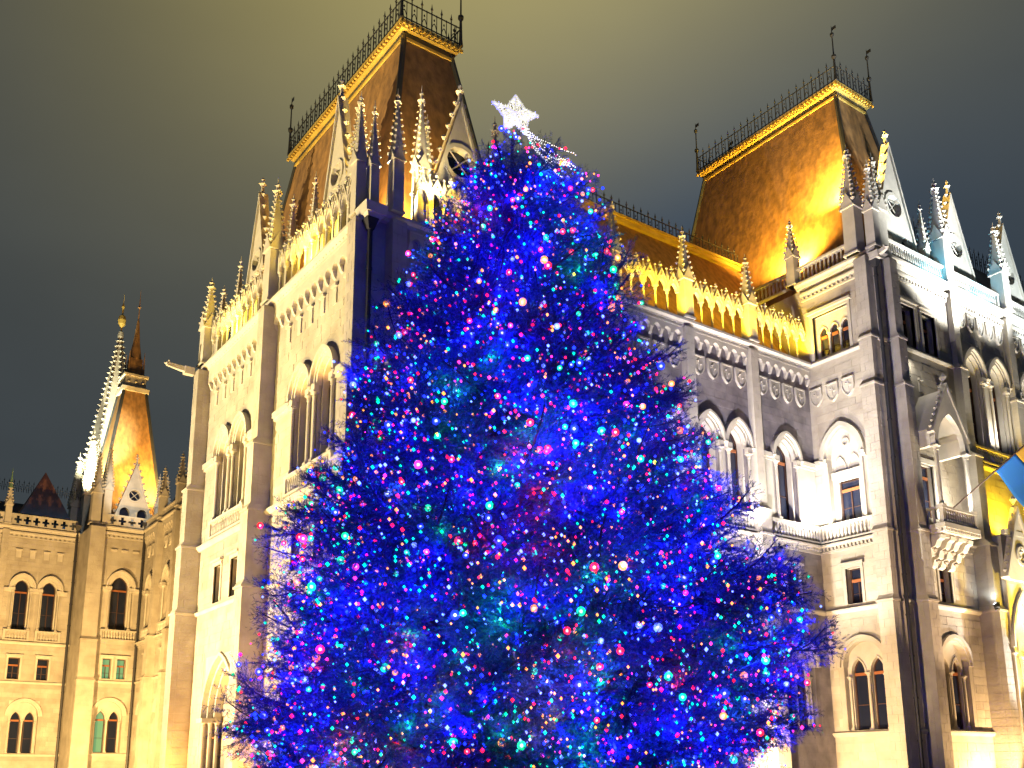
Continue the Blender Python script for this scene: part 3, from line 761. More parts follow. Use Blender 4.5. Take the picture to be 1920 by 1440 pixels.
string_course(FR, Y2, 56.2, 10.75, .26, .2); string_course(FR, Y2, 56.2, 3.85, .26, .2); string_course(FR, Y2, 56.2, 25.95, .2, .18); dentil_cornice(FR, 49.9, 55.3)
for wc in (50.95, 53.15):
    FR.opening(wc-.7, wc+.7, 26.15, 28.75)
    FR.trim.box(wc-.9, wc-.7, -.2, .06, 26.1, 28.75); FR.trim.box(wc+.7, wc+.9, -.2, .06, 26.1, 28.75); FR.trim.box(wc-.9, wc+.9, -.2, .1, 28.75, 28.92); FR.trim.box(wc-1.0, wc+1.0, 0, .24, 28.92, 29.08)
    FR.noashlar(wc-1.0, wc+1.0, 26.1, 29.08)
    window_pane(FR, wc-.7, wc+.7, 26.15, 28.75, -.6, None, False, 28.0)
dentil_cornice(FR, 49.6, 55.4, 30.2, 30.75, .22, .3); top_cornice(FR, Y2-.4, 56.15, 31.0, 31.42, .42)
for u in (50.4, 51.6, 53.6, 54.6): FR.trim.box(u-.22, u+.22, 0, .14, 24.1, 24.24); FR.trim.box(u-.16, u+.16, 0, .06, 23.4, 24.1); FR.noashlar(u-.22, u+.22, 23.4, 24.24)
balustrade(FR, 49.3, 55.6, 31.45, 32.6, .05, .24)
# the big window behind the stone balcony canopy
FR.opening(50.65, 51.95, 15.75, 18.9)
window_pane(FR, 50.65, 51.95, 15.75, 18.9, -.4, None, False, 18.2)
FR.trim.box(50.4, 50.65, -.1, .08, 15.75, 18.9); FR.trim.box(51.95, 52.2, -.1, .08, 15.75, 18.9); FR.trim.box(50.3, 52.3, -.1, .16, 18.9, 19.2)
FR.noashlar(50.3, 52.3, 15.0, 19.2)
FR.finish(80)
# canopied balcony
bl = MB()
px, q0, q1 = 1.75, 49.65, 52.98
bl.box(q0-.1, q1+.1, 0, px+.1, 14.62, 14.9); bl.box(q0, q1, 0, px-.12, 14.42, 14.62); bl.box(q0+.12, q1-.12, 0, px-.35, 14.2, 14.42)
for cu in (q0+.3, q0+1.28, q1-1.28, q1-.3):
    bl.sideprism([(0, 12.75), (.22, 12.85), (.32, 13.15), (.6, 13.25), (.72, 13.6), (1.05, 13.72), (1.2, 14.0), (px-.35, 14.1), (px-.3, 14.3), (0, 14.3)], cu-.24, cu+.24)
    bl.octa(cu, .45, 13.1, .17); bl.octa(cu, .9, 13.55, .16)
bl.box(q0+.5, q1-.5, 0, .5, 13.35, 14.2); bl.box(q0+.7, q1-.7, .5, .58, 13.5, 14.05)
for k_ in range(9): bl.octa(q0+.6+k_*.26, .58, 13.65+.25*(k_ % 2), .12)
bl.box(q0-.05, q1+.05, px-.25, px+.02, 14.9, 15.0)
cn = bl.obj('stone_balcony', TRIM, T3, FR.fr)
dt = MB()
for i in range(14): dt.box(q0+i*.26, q0+i*.26+.13, px-.2, px+.06, 14.45, 14.62)
dt.obj('dentils', TRIM, cn, FR.fr)
for s0, s1, dd in ((q0, q1, px-.12),):
    n = 13
    for i in range(n): place('baluster', m_baluster(.72), cn, FR.fr, s0+.25+(s1-s0-.5)*i/(n-1), dd, 15.0)
hr = MB(); hr.box(q0-.05, q1+.05, px-.27, px+.03, 15.72, 15.86); hr.box(q0-.05, q0+.2, 0, px-.27, 15.72, 15.86); hr.box(q1-.2, q1+.05, 0, px-.27, 15.72, 15.86)
for u in (q0, q1-.22): hr.box(u, u+.22, px-.24, px, 14.98, 15.72)
for dd in (.3, .7, 1.1): hr.box(q0+.02, q0+.12, dd, dd+.12, 14.9, 15.72); hr.box(q1-.12, q1-.02, dd, dd+.12, 14.9, 15.72)
hr.obj('handrail', TRIM, cn, FR.fr)
for u in (q0+.15, q1-.15): place('column', m_column(3.5, .12), cn, FR.fr, u, px-.14, 15.86)
ca = MB(); uc = (q0+q1)/2; hw = (q1-q0)/2
ca.strip(arch_pts(uc, 19.36, hw-.3, 2.1, 7), [(q0, 19.36), (q0+.02, 19.9), (q0+.25, 20.5), (q0+.6, 21.15), (q0+.95, 21.75), (q0+1.3, 22.3), (q0+1.55, 22.7), (uc, 23.05), (q1-1.55, 22.7), (q1-1.3, 22.3), (q1-.95, 21.75), (q1-.6, 21.15), (q1-.25, 20.5), (q1-.02, 19.9), (q1, 19.36)][:15], px-.32, px-.02)
ca.strip([(q0-.1, 20.0), (uc, 23.0), (q1+.1, 20.0)], [(q0-.25, 20.1), (uc, 23.35), (q1+.25, 20.1)], px-.36, px+.06)
crocketed_edge(ca, (q0-.2, 20.1), (uc, 23.35), 8, .15, px-.15, -1); crocketed_edge(ca, (q1+.2, 20.1), (uc, 23.35), 8, .15, px-.15, 1)
ca.octa(uc, px-.15, 23.7, .24, .3)
ca.box(q0, q0+.3, 0, px-.32, 19.36, 20.3); ca.box(q1-.3, q1, 0, px-.32, 19.36, 20.3)
ca.q([(q0-.1, -.0, 20.3), (q0-.1, -(px-.3), 20.3), (uc, -(px-.3), 23.0), (uc, 0, 23.0)], [(0, 1, 2, 3)]); ca.q([(q1+.1, -.0, 20.3), (q1+.1, -(px-.3), 20.3), (uc, -(px-.3), 23.0), (uc, 0, 23.0)], [(0, 3, 2, 1)])
ca.obj('canopy', TRIM, cn, FR.fr)
drainpipe(T3, X2+.22, Y2-.22, 0, 30.2, .11)
gargoyle(T3, FB(X2), Y2-.3, .2, 30.8, .9)
# parapet
GB = Facade(FB(X2-.9), T3, 49, 56, 31, 32, stones=False)
gable(GB, 52.2, 31.42, 40.3, 2.65, 0, .4, crk=12, m=TRIM)
for x, y, h, w in ((X2-1.0, Y2-.2, 7.2, .42), (X2+.2, Y2-.1, 5.6, .30), (X2-.1, Y2+.9, 6.6, .40), (X2-.1, 55.75, 7.4, .45), (X2-.7, 49.7, 5.2, .24), (X2-.7, 54.8, 5.8, .26)):
    place('pinnacle', m_pinnacle(h, w), T3, I4, x, -y, 31.42)
place('pinnacle', m_pinnacle(4.6, .32), T3, I4, -36.2, -(Y2-.1), 31.42)
hip_roof(T3, -49.0, -32.2, 49.3, 57.5, 31.4, -46.3, -34.5, 51.6, 54.7, 45.9)
crown(T3, -46.3, -34.5, 51.6, 54.7, 46.5)
b = MB(); b.box(-49, X2-.9, -57.5, -(Y2+.9), 0, 31.3); b.obj('inner_block', STONE, T3)
sw = Facade(FA(Y2), T3, -48, X1-.3, 26.3, 31.0, stones=False); sw.finish(); 

# ================================================================== RIGHT SECTION WITH TALL ARCHES
T4 = thing('entrance_wing', 'palace front with tall twin arches and white gables at the right edge', 'building', (X2, 62, 0))
F = Facade(FB(X2), T4, 56.153, 80, 0, 31.0, stone_zone=(56, 66, 9, 31))
for bc in (59.0, 65.6, 72.2):
    for s in (-1.4, 1.4): main_window(F, bc+s, .88, 21.15, 25.9, 1.35, .42, 25.2)
    shields(F, [bc-2.2+1.1*k for k in range(5)], 29.9)
    gable_f = Facade(FB(X2-.9), T4, bc-3, bc+3, 31, 32, stones=False)
    gable(gable_f, bc, 31.42, 39.2, 2.65, 0, .4, crk=12)
    balustrade(F, bc-2.75, bc+2.75, 31.45, 32.6, .05, .24); balustrade(F, bc-2.75, bc+2.75, 20.1, 21.1, .15, .25)
    impost(F, bc-2.9, bc+2.9, 25.55, 25.9, gaps=[(bc-2.4, bc-.4), (bc+.4, bc+2.4)])
for u in (62.3, 68.9, 75.5):
    buttress(F, u, [(0, 14.5, .5, .6), (14.5, 25, .42, .45), (25, 30.9, .34, .36)], 'pilaster', TRIM)
    place('pinnacle', m_pinnacle(6.4, .42), T4, F.fr, u, .1, 31.42)
dentil_cornice(F, 56.4, 80, 30.2, 30.75, .22, .3); top_cornice(F, 56.15, 80, 31.0, 31.42, .42); string_course(F, 56.2, 80, 20.0, .3, .25)
F.finish(60)
b = MB(); b.box(-42, X2-.9, -80, -57.5, 0, 31.2); b.obj('inner_block', STONE, T4)
b = MB(); b.q([(X2-1, 57.5, 31.4), (X2-1, 80, 31.4), (-36, 80, 39.5), (-36, 57.5, 39.5), (-42, 57.5, 31.4), (-42, 80, 31.4)], [(0, 1, 2, 3), (3, 2, 5, 4), (0, 3, 4)]); b.obj('roof', LEAD, T4)
for i in range(32): place('cresting_post', me, T4, FB(-36), 57.7+i*.62, 0, 39.5)
# ---- porch
T5 = thing('entrance_porch', 'yellow-lit gothic entrance porch under a crocketed gable at the right edge', 'porch', (-29.2, 60, 0))
P = Facade(FB(-29.3), T5, 56.2, 70, 0, 15.2, thick=1.25, stones=False)
for pc in (57.75, 63.6):
    P.opening(pc-1.45, pc+1.45, 0, 12.3); arch_fill(P.trim, pc-1.45, pc+1.45, 8.6, 12.3, pc, 1.43, 3.2, -1.25, -.004)
    for i in range(3): P.trim.strip(arch_pts(pc, 8.6, 1.43-i*.2, 3.2-i*.2, 9), arch_pts(pc, 8.6, 1.61-i*.2, 3.4-i*.2, 9), -.3-.35*i, .14-.35*i)
    for i in range(3):
        for s in (-1, 1): place('column', m_column(6.5, .10), T5, P.fr, pc+s*(1.43-i*.2), -.1-.35*i, 1.8)
    gp = MB(); gp.prism([(pc-1.8, 12.5), (pc+1.8, 12.5), (pc, 16.6)], .01, .28); gp.strip([(pc-1.8, 12.5), (pc, 16.6), (pc+1.8, 12.5)], [(pc-2.0, 12.6), (pc, 17.05), (pc+2.0, 12.6)], -.05, .42)
    crocketed_edge(gp, (pc-2.0, 12.6), (pc, 17.05), 9, .17, .25, -1); crocketed_edge(gp, (pc+2.0, 12.6), (pc, 17.05), 9, .17, .25, 1); gp.octa(pc, .2, 17.5, .24, .35)
    n = 16; rg = [(pc+.6*math.cos(2*PI*i/n), 14.0+.6*math.sin(2*PI*i/n)) for i in range(n+1)]; gp.strip([(pc+(u-pc)*.7, 14.0+(z-14.0)*.7) for u, z in rg], rg, .2, .36)
    for k in range(3):
        a = PI/2+k*2*PI/3; gp.octa(pc+.3*math.cos(a), .3, 14.0+.25*math.sin(a), .15)
    gp.obj('porch_gable', TRIM, T5, P.fr)
P.trim.box(56.2, 70, 0, .3, 15.2, 15.5)
P.finish()
bk = MB(); bk.box(56.2, 70, -1.33, -1.27, 0, 12.4); bk.obj('porch_back_wall', STONE, T5, P.fr)
rl = MB()
for i in range(10): rl.rod((57.4+i*.35, -.2, 0), (57.4+i*.35, -.2, 4.9), .03, 4)
for z in (1.2, 3.2, 4.7): rl.rod((57.2, -.2, z), (61, -.2, z), .035, 4)
rl.obj('iron_gate', IRON, T5, P.fr)

# ================================================================== LEFT COURT: set-back front and side building
T6 = thing('courtyard_front', 'narrow amber-lit set-back stone front between the far left block and the pavilion', 'building', (-85, 27.2, 0))
F = Facade(FA(27.2), T6, -101.5, -57, 0, 26, stone_zone=(-101, -88, 4, 25))
for bc in (-98.4, -93.0, -87.6, -82):
    main_window(F, bc, .8); square_window(F, bc, .5); twin_window(F, bc, big=1.2)
    impost(F, bc-2.2, bc+2.2, gaps=[(bc-1, bc+1)]); balustrade(F, bc-1.6, bc+1.6, 14.7, 15.72)
    shields(F, [bc-1.3, bc, bc+1.3], 24.0)
for u in (-95.7, -90.3, -84.9): buttress(F, u, [(0, 10.6, .5, .9), (10.6, 14.5, .46, .8), (14.5, 25.6, .4, .6)], 'buttress'); place('pinnacle', m_pinnacle(5.2, .36), T6, F.fr, u, .2, 26.05)
string_course(F, -101.4, -57, 10.75); dentil_cornice(F, -101.4, -57); corbel_table(F, -101.3, -57, 24.6, 25.62); top_cornice(F, -101.4, -57)
balustrade(F, -101.3, -57.6, 26.05, 27.0, .1, .3)
F.finish(90)
b = MB(); b.box(-101.5, -57.4, -34, -28.1, 0, 25.9); b.obj('inner_block', STONE, T6)
hip_roof(T6, -101, -57, 28.2, 33.5, 26, -96, -62, 30, 32, 32.5, PINKROOF)

T7 = thing('side_building', 'amber-lit stone block with pierced parapet at the far left', 'building', (-106, 18, 0))
XL, XM = -106.5, -101.5
def quatrefoil_parapet(F, a, b_, z0=26.1, z1=27.25, step=.86, d=.12):
    n = max(1, round((b_-a)/step)); st = (b_-a)/n
    def f(q):
        w = .43; zc = (z1-z0)/2; hh = (z1-z0)/2
        # cross-shaped opening framed by stone
        arms = .34; t = .13
        q.box(-w, w, -.09, .09, 0, .16); q.box(-w, w, -.12, .12, 2*hh-.16, 2*hh)
        for sx in (-1, 1):
            q.box(min(sx*w, sx*arms), max(sx*w, sx*arms), -.09, .09, .16, 2*hh-.16)
            for sz in (-1, 1):
                q.box(min(sx*t, sx*arms), max(sx*t, sx*arms), -.085, .085, *(sorted((zc+sz*t, zc+sz*(hh-.16)))))
    mm = cached(('parapet_panel', round(z1-z0, 2)), f, TRIM)
    for i in range(n): place('parapet_panel', mm, F.t, F.fr, a+st*(i+.5), d, z0, 0, (st/.86, 1, 1))
F = Facade(FB(XL), T7, 0, 21.9, 0, 26, stone_zone=(12, 22, 4, 26))
for bc in (18.35, 11.6, 5.0):
    for s in (-1, 1):
        main_window(F, bc+s*1.26, .74, 15.75, 19.9, .95, .42, 19.5)
        square_window(F, bc+s*1.3, .52)
    twin_window(F, bc)
    impost(F, bc-2.9, bc+2.9, 19.4, 19.8, gaps=[(bc-2.15, bc-.4), (bc+.4, bc+2.15)])
    balustrade(F, bc-2.6, bc-.25, 14.7, 15.72); balustrade(F, bc+.25, bc+2.6, 14.7, 15.72)
    for k in range(4):
        u = bc-1.9+k*1.27; F.trim.box(u-.32, u+.32, 0, .14, 23.6, 23.75); F.trim.box(u-.24, u+.24, 0, .06, 22.9, 23.6); F.noashlar(u-.32, u+.32, 22.9, 23.75)
for u in (15.1, 8.3): buttress(F, u, [(0, 14.5, .4, .45), (14.5, 25.6, .3, .3)], 'pilaster'); place('pinnacle', m_pinnacle(4.6, .30), T7, F.fr, u, .15, 26.05)
def grn(b): b.lathe(0, 0, [(.26, 0), (.14, .5), (.05, 1.5), (.02, 2.0)], 6)
place('copper_cap', cached('copper_cap', grn, COPPER), T7, F.fr, 15.1, .15, 29.8)
string_course(F, 0, 21.9, 10.75); dentil_cornice(F, 0, 21.9, 24.9, 25.5, .22, .44); top_cornice(F, 0, 21.9, 25.62, 26.04, .35); string_course(F, 0, 21.9, 14.6, .3, .22); string_course(F, 0, 21.9, 3.85)
quatrefoil_parapet(F, 0.2, 21.6)
F.finish(120)
F = Facade(FB(XM), T7, 21.9, 27.2, 0, 26, stone_zone=(21.9, 27.2, 4, 26))
main_window(F, 25.1, .92, 15.75, 20.0, 1.2, .42, 19.7)
for s, lt in ((-.68, True), (.68, True)): square_window(F, 25.1+s, .42, 10.95, 12.9, lit=lt)
twin_window(F, 24.95, lit=(True, False))
impost(F, 23.4, 27.2, 19.5, 19.9, gaps=[(24.1, 26.1)]); balustrade(F, 23.5, 27.1, 14.7, 15.72)
for u in (24.2, 25.2, 26.3): F.trim.box(u-.3, u+.3, 0, .14, 23.6, 23.75); F.noashlar(u-.3, u+.3, 23.6, 23.75)
buttress(F, 22.45, [(0, 10.6, .8, .8), (10.6, 14.5, .75, .7), (14.5, 25.8, .68, .55)], 'turret_buttress')
string_course(F, 21.9, 27.2, 10.75); dentil_cornice(F, 23.2, 27.2, 24.9, 25.5, .22, .44); top_cornice(F, 21.9, 27.2, 25.62, 26.04, .35); string_course(F, 21.9, 27.2, 3.85)
quatrefoil_parapet(F, 23.3, 27.1)
F.finish(60)
b = MB(); b.box(-118, XL-.9, -40, -0, 0, 25.9); b.box(XL-1, XM-.9, -40, -21.9, 0, 25.9); b.box(XL-.9, XM, -21.93, -21.87, 0, 25.8); b.obj('inner_block', STONE, T7)
drainpipe(T7, XL+.25, 21.65, 0, 26.3, .13); drainpipe(T7, XM+.22, 27.0, 0, 26.3, .13)
G7 = Facade(FB(XM-.6), T7, 23, 28, 26, 27, stones=False)
gable(G7, 25.9, 26.1, 32.8, 2.05, 0, .4, crk=11)
for x, y, h, w in ((XM-.3, 22.2, 7.5, .45), (XM-.2, 23.2, 8.5, .38), (XM-.2, 28.2, 6.0, .30), (XM-.8, 29.2, 6.2, .34)): place('pinnacle', m_pinnacle(h, w), T7, I4, x, -y, 26.1)
# low slate strip and pyramid roof behind the parapet
b = MB(); b.q([(XL-1, 0, 26.6), (XL-1, 22, 26.6), (XL-5, 22, 28.6), (XL-5, 0, 28.6)], [(0, 1, 2, 3)]); b.obj('blue_lit_roof', LEAD, T7)
b = MB(); b.q([(XL-2.5, 16.6, 28.0), (XL-2.5, 21.4, 28.0), (XL-8, 21.4, 28.0), (XL-8, 16.6, 28.0), (XL-5, 19.0, 33.4)], [(0, 1, 4), (1, 2, 4), (2, 3, 4), (3, 0, 4)]); b.obj('pyramid_roof', PINKROOF, T7)
b = MB(); b.box(-135, XL-9, -22, 10, 26, 30.6); b.obj('dark_roof_block', LEAD, T7)
b = MB(); b.box(-118.2, -117.2, -22, 6, 30.6, 30.9); b.obj('ridge_moulding', GOLD, T7)
for i in range(26): place('cresting_post', me, T7, FB(-117.5), 12+i*.62*.8, 0, 32.4, 0, (1, 1, .8))

# ================================================================== SPIRES BEHIND THE LEFT BUILDING
T8 = thing('pale_spire', 'pale crocketed stone spire with gilded ball finial behind the far left block', 'spire', (-120, 27.4, 0))
bx, top = -120.0, None
bp = unp(190, 900, 0, bx); tp_ = unp(226, 636, 0, bx)
sy = tp_.y; sz0 = bp.z+1; sz1 = tp_.z; SR = 2.9
b = MB(); b.frus(bx, -sy, 0, sz0-6, 3.2, 3.1); b.frus(bx, -sy, sz0-6, sz0, 2.9, 2.5)
b.obj('tower_shaft', TRIM, T8)
sp = MB(); n = 8
prof = [(SR, sz0), (.2, sz1)]
sp.lathe(bx, -sy, prof, 8)
nk = 24
for i in range(nk):
    t = (i+.5)/nk; r = SR*(1-t)+.2*t; z = sz0+(sz1-sz0)*t; c = .30*(1-.35*t)
    for k in range(8): a = 2*PI*k/8; sp.octa(bx+(r+c*.4)*math.cos(a), -sy+(r+c*.4)*math.sin(a), z, c, c*.8)
sp.lathe(bx, -sy, [(.3, sz1), (.36, sz1+.3), (.3, sz1+.9)], 8)
sp.obj('spire', TRIM, T8)
fn = MB(); fn.lathe(bx, -sy, [(.08, sz1+.9), (.1, sz1+1.5), (.42, sz1+2.0), (.5, sz1+2.5), (.38, sz1+3.0), (.08, sz1+3.3), (.12, sz1+4.0), (.2, sz1+4.3), (.04, sz1+4.8), (.02, sz1+6)], 8); fn.obj('finial', GOLD, T8)
for dx, dy, h in ((0, -3.3, 11), (2.9, -2.6, 13), (3.1, -.6, 12), (2.9, 1.6, 12), (.4, 3.1, 11)):
    place('pinnacle', m_pinnacle(h, .62), T8, I4, bx+dx, -(sy+dy), sz0-9.5)

T9 = thing('roofed_tower', 'tapering orange-lit slate tower roof with dark lantern spire behind the white gable', 'tower', (-114, 29, 0))
tx = -113.0
def w(px, py): return unp(px, py, 0, tx)
a0, a1 = w(192, 900), w(290, 905); c0, c1 = w(236, 727), w(278, 731)
yc = (c0.y+c1.y)/2; z0 = 26.0; z1 = c0.z
hb = (a1.y-a0.y)/2*1.02; ht = (c1.y-c0.y)/2
b = MB(); b.frus(tx-2, -yc, 0, z0, hb+.3, hb+.3); b.obj('tower_shaft', STONE, T9)
zz = a0.z; k = (hb-ht)/(z1-zz); hb2 = ht+k*(z1-z0)
b = MB(); b.frus(tx-2, -yc, z0, z1, hb2, ht); r9 = b.obj('roof', ROOF, T9)
for sx in (-1, 1):
    for sy_ in (-1, 1): h9 = MB(); h9.rod((tx-2+sx*hb2, yc+sy_*hb2, z0), (tx-2+sx*ht, yc+sy_*ht, z1), .2, 5); h9.obj('hip_ridge', LEAD, r9)
b = MB(); b.frus(tx-2, -yc, z1, z1+.5, ht+.25, ht+.3); b.frus(tx-2, -yc, z1+.5, z1+1.9, ht*.96, ht*.92); b.frus(tx-2, -yc, z1+1.9, z1+2.15, ht+.15, ht+.15); 
for k_ in (-1, 0, 1): b.octa(tx-2+ht, -(yc+k_*.8), z1+1.2, .22)
b.obj('lantern_base', TRIM, T9)
top9 = w(270, 590).z
b = MB(); b.frus(tx-2, -yc, z1+2.15, z1+4.4, ht*.62, ht*.55); b.lathe(tx-2, -yc, [(ht*.62, z1+4.4), (ht*.33, z1+6.5), (.12, top9)], 8); b.frus(tx-2, -yc, top9, top9+1.6, .06, .04); b.octa(tx-2, -yc, top9+1.7, .2, .3); b.frus(tx-2, -yc, top9+1.8, top9+4, .05, .01)
for k_ in range(4):
    aa = PI/4+k_*PI/2
    b.frus(tx-2+1.35*ht*.7*math.cos(aa)*1.0, -(yc+1.35*ht*.7*math.sin(aa)), z1+2.15, z1+5.2, .12, .02)
b.obj('lantern_spire', ROOF, T9)

# ================================================================== lamps fixed on the building
def floodlight(pos, tgt, power, color, angle, label, size=.22, cat='floodlight'):
    t = thing('floodlight', label, cat, pos)
    dr = (Vector(tgt)-Vector(pos)).normalized()
    fr = Matrix.Translation(pos) @ dr.to_track_quat('-Y', 'Z').to_matrix().to_4x4()
    b = MB(); s = size; b.frus(0, -.1, -s, s, s, s, .12, .12); b.box(-s*1.15, s*1.15, .0, .05, s, s*1.15); b.box(-s*1.15, s*1.15, 0, .05, -s*1.15, -s); b.box(-.04, .04, -.3, -.1, -s*1.5, 0)
    b.obj('housing', IRON, t, fr)
    lm = bpy.data.materials.new('lamp_lens'); lm.use_nodes = True; bb = lm.node_tree.nodes['Principled BSDF']
    bb.inputs['Base Color'].default_value = (.8, .8, .8, 1); bb.inputs['Emission Color'].default_value = (*color, 1); bb.inputs['Emission Strength'].default_value = 25
    q = MB(); q.box(-s*.9, s*.9, .021, .04, -s*.9, s*.9); q.obj('lens', lm, t, fr)
    if power: lamp('flood_lamp', Vector(pos)+dr*.12, tgt, power, color, angle, .7, .12)
    return t
floodlight((-36.9, Y2+.75, 33.2), (-37.6, 50.6, 38), 19000, (1, .56, .08), 155, 'orange roof floodlight glowing behind the parapet pinnacle right of the wing')
floodlight((-33.0, 49.3, 37.0), (-34.2, 51.0, 40), 15000, (1, .60, .10), 155, 'small bright floodlight high beside the corner pinnacle of the right tower')
floodlight((-29.35, 54.95, 10.95), (-30.2, 55.2, 14), 120, COOL, 120, 'small white floodlight on the ledge below the flag balcony', .12)
floodlight((-28.4, 57.6, 8.0), (-31, 58.4, 9), 800, SODIUM, 150, 'yellow lamp glowing on the entrance porch at the right edge', .25)
# ledge lamps hidden behind the balustrades: they wash wing and tower from below
for (p, t, e, c, a) in [
    ((-34.3, 46.6, 14.9), (-35.6, 45.2, 22), 560, WHITE, 150), ((-34.3, 46.6, 14.9), (-33.6, 48.0, 21), 560, WHITE, 150),
    ((-35.0, 42.0, 15.1), (-35.7, 41.3, 22), 520, WHITE, 140), ((-35.0, 36.5, 15.1), (-35.7, 36.5, 22), 520, WHITE, 140),
    # gallery, lit from the gutter
    *[((-34.75, y_, 26.15), (-35.62, y_+.1, 29.2), 420, SODIUM, 115) for y_ in (33.4, 35.0, 36.5, 38.6, 40.1, 41.6, 43.8, 45.3, 46.8)], ((-35.2, 37.0, 26.3), (-35.6, 37.5, 29), 60, SODIUM, 120), ((-35.2, 42.2, 26.3), (-35.6, 42.7, 29), 60, SODIUM, 120),
    ((-34.4, 22.0, 26.3), (-35.7, 22.6, 28.4), 420, SODIUM, 140),
    ((-35.2, 47.3, 26.6), (-35.0, 48.0, 29), 420, SODIUM, 130),
    # left pavilion gallery, gables and roof
    ((-52, 17.6, 26.3), (-52, 18.6, 30), 900, (1, .66, .06), 160), ((-42, 17.6, 26.3), (-42, 18.6, 30), 900, (1, .66, .06), 160),
    ((-38.2, 19.3, 26.5), (-40.4, 21.4, 33), 1200, (1, .5, .07), 120), ((-46.5, 19.2, 26.5), (-47.4, 21, 32), 1300, (1, .5, .06), 120),
    ((-37.0, 20.0, 26.4), (-38.2, 22.5, 32), 2600, (1, .60, .08), 130), ((-36.9, 19.3, 26.4), (-36.2, 20.9, 31), 1300, (1, .86, .5), 110), ((-34.9, 21.2, 27.2), (-36.0, 20.9, 31), 500, (1, .86, .5), 90),
    # window heads of the left pavilion
    ((-53.2, 17.9, 19.7), (-53.2, 18.4, 21), 40, ORANGE, 150), ((-42.6, 17.9, 19.7), (-42.6, 18.4, 21), 40, ORANGE, 150), ((-40.1, 17.9, 19.7), (-40.1, 18.4, 21), 40, ORANGE, 150),
    # right tower parapet
    ((-25.5, 57, 25), (-31.5, 52.8, 38), 12000, (.95, .97, .95), 62), ((-29.6, 53.6, 31.2), (-31.3, 53.4, 34), 240, (.15, .65, 1), 150), ((-23, 61, 22), (-31.3, 59.5, 37.5), 15000, (.93, .97, 1), 42), ((-29.6, 59, 31.2), (-31.3, 59, 34), 260, (.15, .65, 1), 150), ((-23, 66, 22), (-31.3, 66, 37.5), 14000, COOL, 42),
    ((-30.2, 50.4, 25.3), (-30.7, 52.5, 20), 60, WHITE, 120),
    ((-29.0, 51.6, 15.95), (-30.5, 52.6, 18.5), 520, WHITE, 160),
    ((-29.5, 59, 21.4), (-30.8, 59.2, 27), 260, WHITE, 150), ((-29.5, 65, 21.4), (-30.8, 65.6, 27), 260, WHITE, 150),
    # porch
    ((-26.5, 58.5, 8), (-29.3, 58.0, 14.5), 1500, (1, .68, .05), 120), ((-29.8, 57.75, 6), (-30.5, 57.8, 10), 500, (1, .8, .3), 150), ((-29.7, 58.6, 15.8), (-30.7, 58.8, 18), 700, SODIUM, 160), ((-29.9, 56.6, 15.8), (-30.7, 56.8, 18), 500, SODIUM, 160),
    # far left roofs and spires
    ((-107.2, 15, 26.5), (-110, 15.5, 28), 60, (.05, .5, 1), 160), ((-107.2, 20.5, 26.5), (-110, 20, 28), 60, (.05, .5, 1), 160), ((-107.2, 17.5, 26.5), (-110, 17.5, 28), 30, (.05, .4, 1), 160),
    ((-96, 24, 30), (-102, 26, 30), 600, WHITE, 80), ((-112.5, 22.9, 31.2), (-120, 27.0, 45), 22000, (1, .95, .60), 62), ((-104.5, 22.8, 34.0), (-120, 26.6, 42), 9000, (1, .95, .66), 40),
    ((-108.6, 30, 31), (-113, 30.5, 38), 7500, (1, .58, .14), 110), ((-104, 25.8, 28.0), (-113, 30, 36), 7000, (1, .60, .18), 60),
]: lamp('flood_lamp', p, t, e*2.6, c, a)

# ================================================================== FLAG
T10 = thing('flag', 'blue and gold striped flag on a slanting pole over the entrance balcony', 'flag', (-28.9, 51.7, 16.0))
p0 = unp(1785, 955, 0, -28.95); p1 = unp(1935, 822, 0, -24.0)
b = MB(); b.rod(p0, p1, .045, 8); b.octa(p1.x, -p1.y, p1.z, .1); b.obj('flagpole', WOOD, T10)
BLUE = mat('blue_flag_cloth', (.04, .26, .85), .7, .2); YEL = mat('gold_flag_cloth', (.80, .52, .08), .7, .2)
dv = (p1-p0)
def cloth(s0, s1, name, m):
    b = MB(); ns, nt_ = 8, 20; v = []; hang = Vector((.40, .56, -1)).normalized()
    for i in range(ns+1):
        for j in range(nt_+1):
            s = s0+(s1-s0)*i/ns; t = j/nt_*3.2
            q = p0+dv*s+hang*t+Vector((math.sin(s*16+t*1.3)*.10*t/2, math.cos(s*14+t)*.12*t/2, 0)); v.append(tuple(q))
    b.q(v, [(i*(nt_+1)+j, (i+1)*(nt_+1)+j, (i+1)*(nt_+1)+j+1, i*(nt_+1)+j+1) for i in range(ns) for j in range(nt_)])
    o = b.obj(name, m, T10)
    md = o.modifiers.new('s', 'SOLIDIFY'); md.thickness = .01
    for p in o.data.polygons: p.use_smooth = True
cloth(.56, .80, 'blue_stripe', BLUE); cloth(.803, .92, 'gold_stripe', YEL); cloth(.923, 1.3, 'outer_blue_stripe', BLUE)

